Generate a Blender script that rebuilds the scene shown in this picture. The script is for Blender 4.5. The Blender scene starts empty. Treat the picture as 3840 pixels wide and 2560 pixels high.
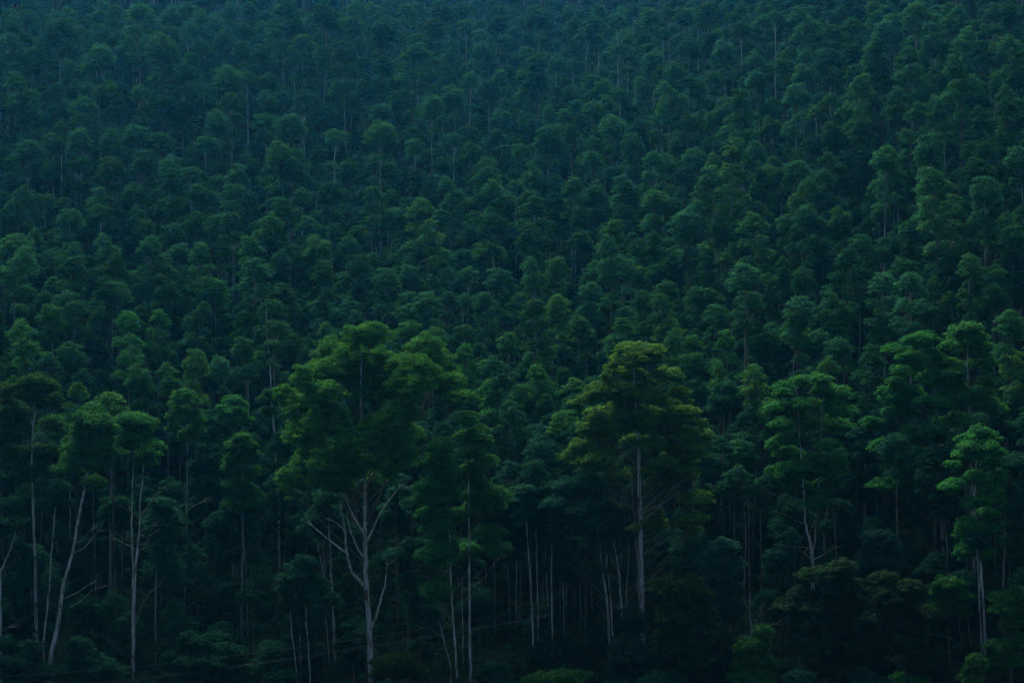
import bpy, math, random
import numpy as np
from mathutils import Vector

SC = bpy.context.scene
COL = SC.collection
F = 8163.0                      # focal length in pixels of the 3840 x 2560 photograph
PW, PH = 3840.0, 2560.0

# ------------------------------------------------------------------ camera, sky, sun, exposure
cam = bpy.data.cameras.new('camera')
cam.sensor_width = 36.0
cam.lens = 36.0 * F / PW
cam.clip_start = 0.5
cam.clip_end = 8000
cam_o = bpy.data.objects.new('camera', cam)
cam_o.location = (0, 0, 0)
cam_o.rotation_euler = (math.radians(90), 0, 0)
COL.objects.link(cam_o)
SC.camera = cam_o

SUN_DIR = Vector((-0.30, 0.95, 1.04)).normalized()      # towards the sun
world = bpy.data.worlds.new('World')
SC.world = world
world.use_nodes = True
nt = world.node_tree
bg = nt.nodes['Background']
sky = nt.nodes.new('ShaderNodeTexSky')
sky.sky_type = 'NISHITA'
sky.sun_disc = False
sky.sun_elevation = math.asin(SUN_DIR.z)
sky.sun_rotation = math.atan2(SUN_DIR.x, SUN_DIR.y)
sky.air_density = 1.0
sky.dust_density = 1.0
sky.ozone_density = 3.0
nt.links.new(sky.outputs[0], bg.inputs[0])
bg.inputs[1].default_value = 0.036

sun = bpy.data.lights.new('sun', 'SUN')
sun.energy = 3.5
sun.angle = math.radians(48)
sun.color = (0.84, 1.0, 0.86)
sun_o = bpy.data.objects.new('sun', sun)
sun_o.rotation_euler = SUN_DIR.to_track_quat('Z', 'Y').to_euler()
sun_o.location = (-100, 100, 300)
COL.objects.link(sun_o)

SC.view_settings.view_transform = 'Standard'
SC.view_settings.look = 'None'
SC.view_settings.exposure = 1.95
SC.view_settings.gamma = 1.0
SC.view_settings.use_curve_mapping = False
cy = SC.cycles
cy.max_bounces = 4
cy.diffuse_bounces = 2
cy.glossy_bounces = 1
cy.transmission_bounces = 2
cy.volume_bounces = 0
cy.transparent_max_bounces = 4
cy.use_denoising = True
cy.sample_clamp_indirect = 4.0

HAZE_DENSITY = 0.00004
HAZE_G = 0.8
HAZE_COLOR = (0.06, 0.46, 1.0)

# ------------------------------------------------------------------ the lie of the land
def smooth(t):
    t = np.clip(t, 0, 1)
    return t * t * (3 - 2 * t)

def ground(X, Y):
    X = np.asarray(X, float); Y = np.asarray(Y, float)
    u = X / np.maximum(Y, 150.0)
    # slope of the hillside: gentlest in the gully right of the middle-left, steepest to the right
    s = np.interp(u, [-0.36, -0.235, -0.12, -0.02, 0.05, 0.12, 0.235, 0.36],
                     [0.41, 0.405, 0.350, 0.292, 0.298, 0.365, 0.435, 0.44])
    crest = np.interp(u, [-0.36, -0.235, -0.02, 0.06, 0.16, 0.36], [860, 860, 1020, 1010, 860, 800])
    t = Y - 300.0
    top = crest - 300.0
    over = np.maximum(t - top, 0)
    rise = np.minimum(t, top) * s + 40 * s * (1 - np.exp(-over / 40.0)) - 0.10 * np.maximum(over - 60, 0)
    hill = -49.0 + rise
    near = np.interp(Y, [-1500, -300, -20, 0, 2, 150, 240, 270, 300], [60, 60, 4, -1.7, -1.8, -52, -56, -54, -49])
    z = np.where(Y < 300, near, hill)
    lump = 1.6 * np.sin(X * 0.045 + 1.3) * np.sin(Y * 0.037 + 0.4) + 0.7 * np.sin(X * 0.13 + Y * 0.09)
    return z + lump * smooth((Y - 285) / 60.0)

def at(px, py, D):
    """point at depth D seen at photograph pixel (px, py)"""
    return np.array([(px - PW / 2) / F * D, D, (PH / 2 - py) / F * D])

def stand(px, py, H):
    """where a tree of height H stands if its tip is seen at (px, py)"""
    Ys = np.arange(296.0, 1100.0, 0.5)
    Xs = (px - PW / 2) / F * Ys
    Zs = (PH / 2 - py) / F * Ys
    d = ground(Xs, Ys) + H - Zs
    k = np.argmax(d > 0)
    if not d[k] > 0:
        return None
    return Xs[k], Ys[k], float(ground(Xs[k], Ys[k]))

# ------------------------------------------------------------------ materials
def new_mat(name):
    m = bpy.data.materials.new(name)
    m.use_nodes = True
    t = m.node_tree
    t.nodes.clear()
    return m, t.nodes, t.links

def leaf_material(name, dark, light, hue=0.03, val=0.3):
    m, n, l = new_mat(name)
    out = n.new('ShaderNodeOutputMaterial')
    a = n.new('ShaderNodeAttribute'); a.attribute_name = 'tint'
    mix = n.new('ShaderNodeMix'); mix.data_type = 'RGBA'
    mix.inputs[6].default_value = (*dark, 1); mix.inputs[7].default_value = (*light, 1)
    l.new(a.outputs['Fac'], mix.inputs[0])
    oi = n.new('ShaderNodeObjectInfo')
    hs = n.new('ShaderNodeHueSaturation')
    mh = n.new('ShaderNodeMapRange')
    mh.inputs[3].default_value = 0.5 - hue; mh.inputs[4].default_value = 0.5 + hue
    l.new(oi.outputs['Random'], mh.inputs[0]); l.new(mh.outputs[0], hs.inputs['Hue'])
    fr = n.new('ShaderNodeMath'); fr.operation = 'MULTIPLY'; fr.inputs[1].default_value = 7.31
    l.new(oi.outputs['Random'], fr.inputs[0])
    f2 = n.new('ShaderNodeMath'); f2.operation = 'FRACT'; l.new(fr.outputs[0], f2.inputs[0])
    mv = n.new('ShaderNodeMapRange')
    mv.inputs[3].default_value = 1 - val; mv.inputs[4].default_value = 1 + val
    l.new(f2.outputs[0], mv.inputs[0]); l.new(mv.outputs[0], hs.inputs['Value'])
    l.new(mix.outputs[2], hs.inputs['Color'])
    d = n.new('ShaderNodeBsdfDiffuse'); tr = n.new('ShaderNodeBsdfTranslucent')
    l.new(hs.outputs[0], d.inputs[0]); l.new(hs.outputs[0], tr.inputs[0])
    ms = n.new('ShaderNodeMixShader'); ms.inputs[0].default_value = 0.22
    l.new(d.outputs[0], ms.inputs[1]); l.new(tr.outputs[0], ms.inputs[2])
    l.new(ms.outputs[0], out.inputs[0])
    return m

def bark_material(name, pale, mid, dark, amount=0.5):
    m, n, l = new_mat(name)
    out = n.new('ShaderNodeOutputMaterial')
    tc = n.new('ShaderNodeTexCoord')
    mp = n.new('ShaderNodeMapping'); mp.inputs['Scale'].default_value = (2.2, 2.2, 0.22)
    l.new(tc.outputs['Object'], mp.inputs[0])
    n1 = n.new('ShaderNodeTexNoise'); n1.inputs['Scale'].default_value = 2.2
    n1.inputs['Detail'].default_value = 5
    l.new(mp.outputs[0], n1.inputs[0])
    r = n.new('ShaderNodeValToRGB')
    r.color_ramp.elements[0].position = 0.36; r.color_ramp.elements[0].color = (*dark, 1)
    r.color_ramp.elements[1].position = 0.62; r.color_ramp.elements[1].color = (*pale, 1)
    e = r.color_ramp.elements.new(0.36 + 0.24 * amount); e.color = (*mid, 1)
    l.new(n1.outputs[0], r.inputs[0])
    b = n.new('ShaderNodeBsdfDiffuse'); b.inputs[1].default_value = 0.4
    l.new(r.outputs[0], b.inputs[0]); l.new(b.outputs[0], out.inputs[0])
    return m

LEAF = {
    'hill':  leaf_material('hillside_leaves', (0.012, 0.056, 0.027), (0.036, 0.104, 0.030), 0.032, 0.34),
    'front': leaf_material('fresh_leaves', (0.016, 0.072, 0.024), (0.056, 0.150, 0.028), 0.015, 0.15),
    'lime':  leaf_material('bright_new_leaves', (0.028, 0.100, 0.024), (0.088, 0.185, 0.028), 0.012, 0.12),
    'olive': leaf_material('yellow_tipped_leaves', (0.028, 0.088, 0.022), (0.092, 0.168, 0.026), 0.005, 0.05),
    'teal':  leaf_material('blue_green_leaves', (0.014, 0.044, 0.034), (0.030, 0.075, 0.048), 0.02, 0.2),
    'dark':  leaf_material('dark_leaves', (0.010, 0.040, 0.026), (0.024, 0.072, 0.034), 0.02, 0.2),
    'shrub': leaf_material('olive_shrub_leaves', (0.016, 0.046, 0.013), (0.042, 0.076, 0.016), 0.008, 0.10),
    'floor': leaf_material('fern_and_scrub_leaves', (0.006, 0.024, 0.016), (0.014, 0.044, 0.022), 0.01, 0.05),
    'brown': leaf_material('dull_brown_green_leaves', (0.013, 0.036, 0.015), (0.031, 0.054, 0.021), 0.008, 0.12),
}
BARK = {
    'pale': bark_material('pale_smooth_bark', (0.42, 0.42, 0.40), (0.28, 0.275, 0.25), (0.10, 0.07, 0.05), 0.5),
    'grey': bark_material('grey_bark', (0.24, 0.23, 0.21), (0.17, 0.155, 0.135), (0.075, 0.055, 0.04), 0.5),
    'dark': bark_material('dark_bark', (0.12, 0.11, 0.095), (0.085, 0.07, 0.055), (0.04, 0.03, 0.022), 0.5),
    'red':  bark_material('peeling_red_bark', (0.20, 0.085, 0.05), (0.13, 0.05, 0.03), (0.06, 0.025, 0.018), 0.5),
}
def ground_material():
    m, n, l = new_mat('leaf_litter_and_soil')
    out = n.new('ShaderNodeOutputMaterial')
    tc = n.new('ShaderNodeTexCoord')
    a = n.new('ShaderNodeTexNoise'); a.inputs['Scale'].default_value = 0.35; a.inputs['Detail'].default_value = 8
    l.new(tc.outputs['Object'], a.inputs[0])
    r = n.new('ShaderNodeValToRGB')
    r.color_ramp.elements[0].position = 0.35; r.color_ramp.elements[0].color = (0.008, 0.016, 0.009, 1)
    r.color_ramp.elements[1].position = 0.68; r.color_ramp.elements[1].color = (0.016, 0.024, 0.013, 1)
    l.new(a.outputs[0], r.inputs[0])
    bsd = n.new('ShaderNodeBsdfDiffuse'); l.new(r.outputs[0], bsd.inputs[0])
    bp = n.new('ShaderNodeBump'); bp.inputs['Strength'].default_value = 0.6; bp.inputs['Distance'].default_value = 0.5
    l.new(a.outputs[0], bp.inputs['Height']); l.new(bp.outputs[0], bsd.inputs['Normal'])
    l.new(bsd.outputs[0], out.inputs[0])
    return m

# ------------------------------------------------------------------ mesh helpers
class MB:
    """collects quads"""
    def __init__(s):
        s.v = []; s.f = []; s.t = []; s.m = []; s.n = 0
    def add(s, v, f, tint=None, mat=0):
        v = np.asarray(v, float); f = np.asarray(f, np.int64)
        if len(f) == 0: return
        s.v.append(v); s.f.append(f + s.n); s.n += len(v)
        s.t.append(np.zeros(len(f)) if tint is None else tint)
        s.m.append(np.full(len(f), mat, np.int32))
    def mesh(s, name, mats, smooth_shade=False):
        v = np.concatenate(s.v); f = np.concatenate(s.f); t = np.concatenate(s.t); mi = np.concatenate(s.m)
        me = bpy.data.meshes.new(name)
        me.vertices.add(len(v)); me.vertices.foreach_set('co', v.astype(np.float32).ravel())
        me.loops.add(f.size); me.loops.foreach_set('vertex_index', f.astype(np.int32).ravel())
        me.polygons.add(len(f))
        me.polygons.foreach_set('loop_start', (np.arange(len(f)) * 4).astype(np.int32))
        me.polygons.foreach_set('material_index', mi)
        if smooth_shade: me.polygons.foreach_set('use_smooth', np.ones(len(f), bool))
        at_ = me.attributes.new('tint', 'FLOAT', 'FACE')
        at_.data.foreach_set('value', t.astype(np.float32))
        for m in (mats if isinstance(mats, (list, tuple)) else [mats]): me.materials.append(m)
        me.update(calc_edges=True)
        return me

def resample(pts, rad, k):
    """Catmull-Rom through the points"""
    P = np.asarray(pts, float); R = np.asarray(rad, float)
    if len(P) == 2: P = np.array([P[0], (P[0] + P[1]) / 2, P[1]]); R = np.array([R[0], (R[0] + R[1]) / 2, R[1]])
    Q = np.vstack([2 * P[0] - P[1], P, 2 * P[-1] - P[-2]])
    o, r = [], []
    for i in range(len(P) - 1):
        p0, p1, p2, p3 = Q[i:i + 4]
        for j in range(k):
            t = j / k
            o.append(0.5 * (2 * p1 + (p2 - p0) * t + (2 * p0 - 5 * p1 + 4 * p2 - p3) * t * t + (3 * p1 - p0 - 3 * p2 + p3) * t ** 3))
            r.append(R[i] * (1 - t) + R[i + 1] * t)
    o.append(P[-1]); r.append(R[-1])
    return np.array(o), np.array(r)

def tube(mb, pts, rad, sides=6, k=3, rng=None, wob=0.0, mat=0):
    P, R = resample(pts, rad, k)
    if rng is not None and wob > 0:
        P[1:-1] += rng.normal(0, wob, (len(P) - 2, 3)) * np.array([1, 1, 0.3])
        R = R * (1 + rng.normal(0, 0.04, len(R)))
    T = np.gradient(P, axis=0); T /= np.linalg.norm(T, axis=1)[:, None] + 1e-9
    ref = np.array([0.31, 0.95, 0.05])
    A = np.cross(T, ref); A /= np.linalg.norm(A, axis=1)[:, None] + 1e-9
    B = np.cross(T, A)
    an = np.arange(sides) / sides * 2 * np.pi
    ring = (P[:, None] + R[:, None, None] * (np.cos(an)[None, :, None] * A[:, None] + np.sin(an)[None, :, None] * B[:, None]))
    V = ring.reshape(-1, 3)
    i = np.arange(len(P) - 1)[:, None] * sides; j = np.arange(sides)[None, :]; j2 = (j + 1) % sides
    Fq = np.stack([i + j, i + j2, i + sides + j2, i + sides + j], -1).reshape(-1, 4)
    mb.add(V, Fq, mat=mat)

def leaves(mb, rng, C, R, n, L=0.45, W=0.27, jit=0.32, mat=0, inner=0.25):
    """sprays of leaves over dome-shaped clumps with centres C and radii R (K x 3)"""
    C = np.asarray(C, float); R = np.asarray(R, float)
    K = len(C)
    n = np.broadcast_to(np.asarray(n), (K,)).astype(int)
    idx = np.repeat(np.arange(K), n); N = len(idx)
    d = rng.normal(0, 1, (N, 3)); d /= np.linalg.norm(d, axis=1)[:, None]
    low = d[:, 2] < -0.2
    d[low, 2] *= -rng.uniform(0.0, 1.0, low.sum())
    d /= np.linalg.norm(d, axis=1)[:, None]
    rad = np.where(rng.random(N) < inner, rng.uniform(0.2, 0.85, N), rng.uniform(0.76, 1.22, N))
    p = C[idx] + d * R[idx] * rad[:, None]
    nr = d / R[idx]; nr /= np.linalg.norm(nr, axis=1)[:, None]
    nr = nr + rng.normal(0, jit, (N, 3)); nr[:, 2] += 0.4
    nr /= np.linalg.norm(nr, axis=1)[:, None]
    t = np.cross(nr, rng.normal(0, 1, (N, 3))); t /= np.linalg.norm(t, axis=1)[:, None] + 1e-9
    b = np.cross(nr, t)
    s = rng.uniform(0.65, 1.35, N)[:, None]
    V = np.stack([p + t * L * .5 * s, p + b * W * .5 * s, p - t * L * .5 * s, p - b * W * .5 * s], 1).reshape(-1, 3)
    ct = rng.random(K)
    tint = np.clip(0.55 * ct[idx] + 0.45 * rng.random(N), 0, 1)
    mb.add(V, np.arange(N * 4).reshape(-1, 4), tint, mat)

def link(o, parent=None):
    COL.objects.link(o)
    if parent is not None: o.parent = parent
    return o

def part(name, me, parent):
    return link(bpy.data.objects.new(name, me), parent)

def thing(name, loc, label, cat, group=None):
    o = bpy.data.objects.new(name, None)
    o.empty_display_size = 0.5
    o.location = loc
    o['label'] = label; o['category'] = cat
    if group: o['group'] = group
    return link(o)

# ------------------------------------------------------------------ the ground sheet
def build_ground():
    xs = np.concatenate([np.linspace(-1300, -200, 23)[:-1], np.arange(-200, 200.1, 5), np.linspace(200, 1300, 23)[1:]])
    ys = np.concatenate([np.linspace(-1000, -20, 22)[:-1], np.arange(-20, 280, 10), np.arange(280, 1080, 5), np.linspace(1080, 1600, 12)])
    X, Y = np.meshgrid(xs, ys)
    Z = ground(X, Y)
    V = np.stack([X, Y, Z], -1).reshape(-1, 3)
    nx, ny = len(xs), len(ys)
    i = np.arange(ny - 1)[:, None] * nx; j = np.arange(nx - 1)[None, :]
    Fq = np.stack([i + j, i + j + 1, i + nx + j + 1, i + nx + j], -1).reshape(-1, 4)
    mb = MB(); mb.add(V, Fq)
    o = link(bpy.data.objects.new('hillside_ground', mb.mesh('hillside_ground', ground_material(), True)))
    o['kind'] = 'structure'
    return Z.min(), Z.max()
ZMIN, ZMAX = build_ground()

# ------------------------------------------------------------------ generic hillside eucalypts (height 30, crown width 5)
def dome(rng, c, r, rz, n, k=0.36):
    """leaf clumps over the upper surface of a dome centred at c"""
    C, R = [], []
    g = rng.uniform(0, 6.28)
    for i in range(n):
        t = (i + 0.5) / n
        z = 1.0 - 1.18 * t                                   # from the top down to a little below the rim
        h = math.sqrt(max(0, 1 - z * z)); g += 2.39996 + rng.normal(0, 0.22)
        rc = r * k * rng.uniform(0.75, 1.25)
        d = rng.uniform(0.55, 0.95)
        C.append((c[0] + h * math.cos(g) * r * d, c[1] + h * math.sin(g) * r * d, c[2] + z * rz * d))
        R.append((rc * rng.uniform(0.9, 1.2), rc * rng.uniform(0.9, 1.2), rc * rng.uniform(0.62, 0.85)))
    return np.array(C), np.array(R)

def hill_tree(seed, style, nleaf=100):
    rng = np.random.default_rng(seed)
    H = 30.0
    lean = rng.normal(0, 0.5, 2)
    bend = rng.normal(0, 0.35, 2)
    tp = lambda z: np.array([lean[0] * z / H + bend[0] * math.sin(z / H * 3.1), lean[1] * z / H + bend[1] * math.sin(z / H * 3.1), z])
    tr = MB(); cr = MB()
    sets = []
    def main(r, x=0.0, y=0.0, top=H, n=17):
        sets.append(dome(rng, (x, y, top - r * 1.45), r, r * 1.45, n + 6))
    ga = [rng.uniform(0, 6.28)]
    def sub(dz, r, o, n=9):
        ga[0] += 2.2 + rng.normal(0, 0.4)
        sets.append(dome(rng, (o * math.cos(ga[0]), o * math.sin(ga[0]), H - dz - r * 0.7 + rng.normal(0, 0.25)), r, r * 0.92, n + 1, 0.40))
    if style == 'narrow':
        main(2.1); sub(2.6, 1.5, 1.1); sub(3.4, 1.5, 1.2); sub(5.2, 1.6, 1.0); sub(6.8, 1.4, 1.1); sub(9.0, 1.2, 0.7, 7)
    elif style == 'dome':
        main(2.55, n=20); sub(3.0, 1.5, 1.5); sub(3.8, 1.5, 1.3); sub(6.0, 1.3, 1.0, 8)
    elif style == 'cone':
        main(1.7, n=14)
        for dz, o in ((1.7, 1.2), (2.3, 1.3), (3.6, 1.7), (4.2, 1.8), (4.9, 1.6), (6.4, 1.8), (7.0, 1.7), (7.6, 1.6), (9.6, 1.3)): sub(dz, rng.uniform(1.2, 1.6), o, 8)
    elif style == 'twin':
        main(1.8, -1.0, 0.3, H, 14); main(1.7, 1.3, -0.3, H - rng.uniform(1, 2.4), 13); sub(3.6, 1.6, 1.3); sub(5.0, 1.5, 1.3); sub(7.5, 1.3, 1.0, 7)
    else:                                                   # tall bare stem, small tuft
        main(2.3, n=17); sub(3.0, 1.2, 1.2, 7); sub(8.0, 1.0, 0.8, 6)
    C = np.vstack([q[0] for q in sets]); R = np.vstack([q[1] for q in sets])
    for i in range(len(C)):
        C[i, :2] += tp(C[i, 2])[:2]
    leaves(cr, rng, C, R, (nleaf * (R[:, 0] / 0.8) ** 1.7).clip(24, 220), 0.33, 0.18)
    zs = [0, H * .25, H * .5, H * .75, H * .94]
    tube(tr, [tp(z) for z in zs], [0.24, 0.19, 0.15, 0.09, 0.04], 6, 3, rng, 0.05)
    for i in rng.choice(len(C), min(len(C), 16), replace=False):
        c = C[i]; z = max(c[2] - 0.6 * np.linalg.norm(c[:2] - tp(c[2])[:2]) - 0.9, H * 0.3)
        a = tp(z)
        tube(tr, [a, (a + c) / 2 + np.array([0, 0, -0.15]), c], [0.05, 0.032, 0.014], 4, 2)
    return tr, cr

STYLES = ['narrow', 'dome', 'cone', 'twin', 'tuft', 'dome', 'narrow', 'cone', 'dome', 'narrow', 'tuft', 'cone']
VAR = []
_vcol = bpy.data.collections.new('forest_variants')          # not in the scene: only instanced by the far forest
for k, st in enumerate(STYLES):
    tr, cr = hill_tree(100 + k, st)
    trunk_me = tr.mesh('trunk', BARK[('grey', 'dark', 'grey', 'dark', 'pale', 'grey')[k % 6]], True)
    crown_me = cr.mesh('crown', LEAF['hill'])
    crown_lime = crown_me.copy(); crown_lime.materials[0] = LEAF['lime']
    crown_front = crown_me.copy(); crown_front.materials[0] = LEAF['front']
    VAR.append((st, trunk_me, crown_me, crown_lime, crown_front))
    both = MB()
    both.v = tr.v + cr.v; both.t = tr.t + cr.t
    both.f = tr.f + [f + tr.n for f in cr.f]
    both.m = tr.m + [np.ones_like(m) for m in cr.m]
    me = both.mesh('forest_tree', [BARK['pale' if k % 6 == 4 else ('grey' if k % 4 == 1 else 'dark')], LEAF['hill']])
    _vcol.objects.link(bpy.data.objects.new('forest_tree_%02d' % k, me))
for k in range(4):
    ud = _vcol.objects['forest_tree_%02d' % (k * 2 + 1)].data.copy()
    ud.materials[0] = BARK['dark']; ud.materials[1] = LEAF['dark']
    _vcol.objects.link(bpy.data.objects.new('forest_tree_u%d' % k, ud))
BYSTYLE = {s: [i for i, v in enumerate(VAR) if v[0] == s] for s in set(STYLES)}

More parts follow.
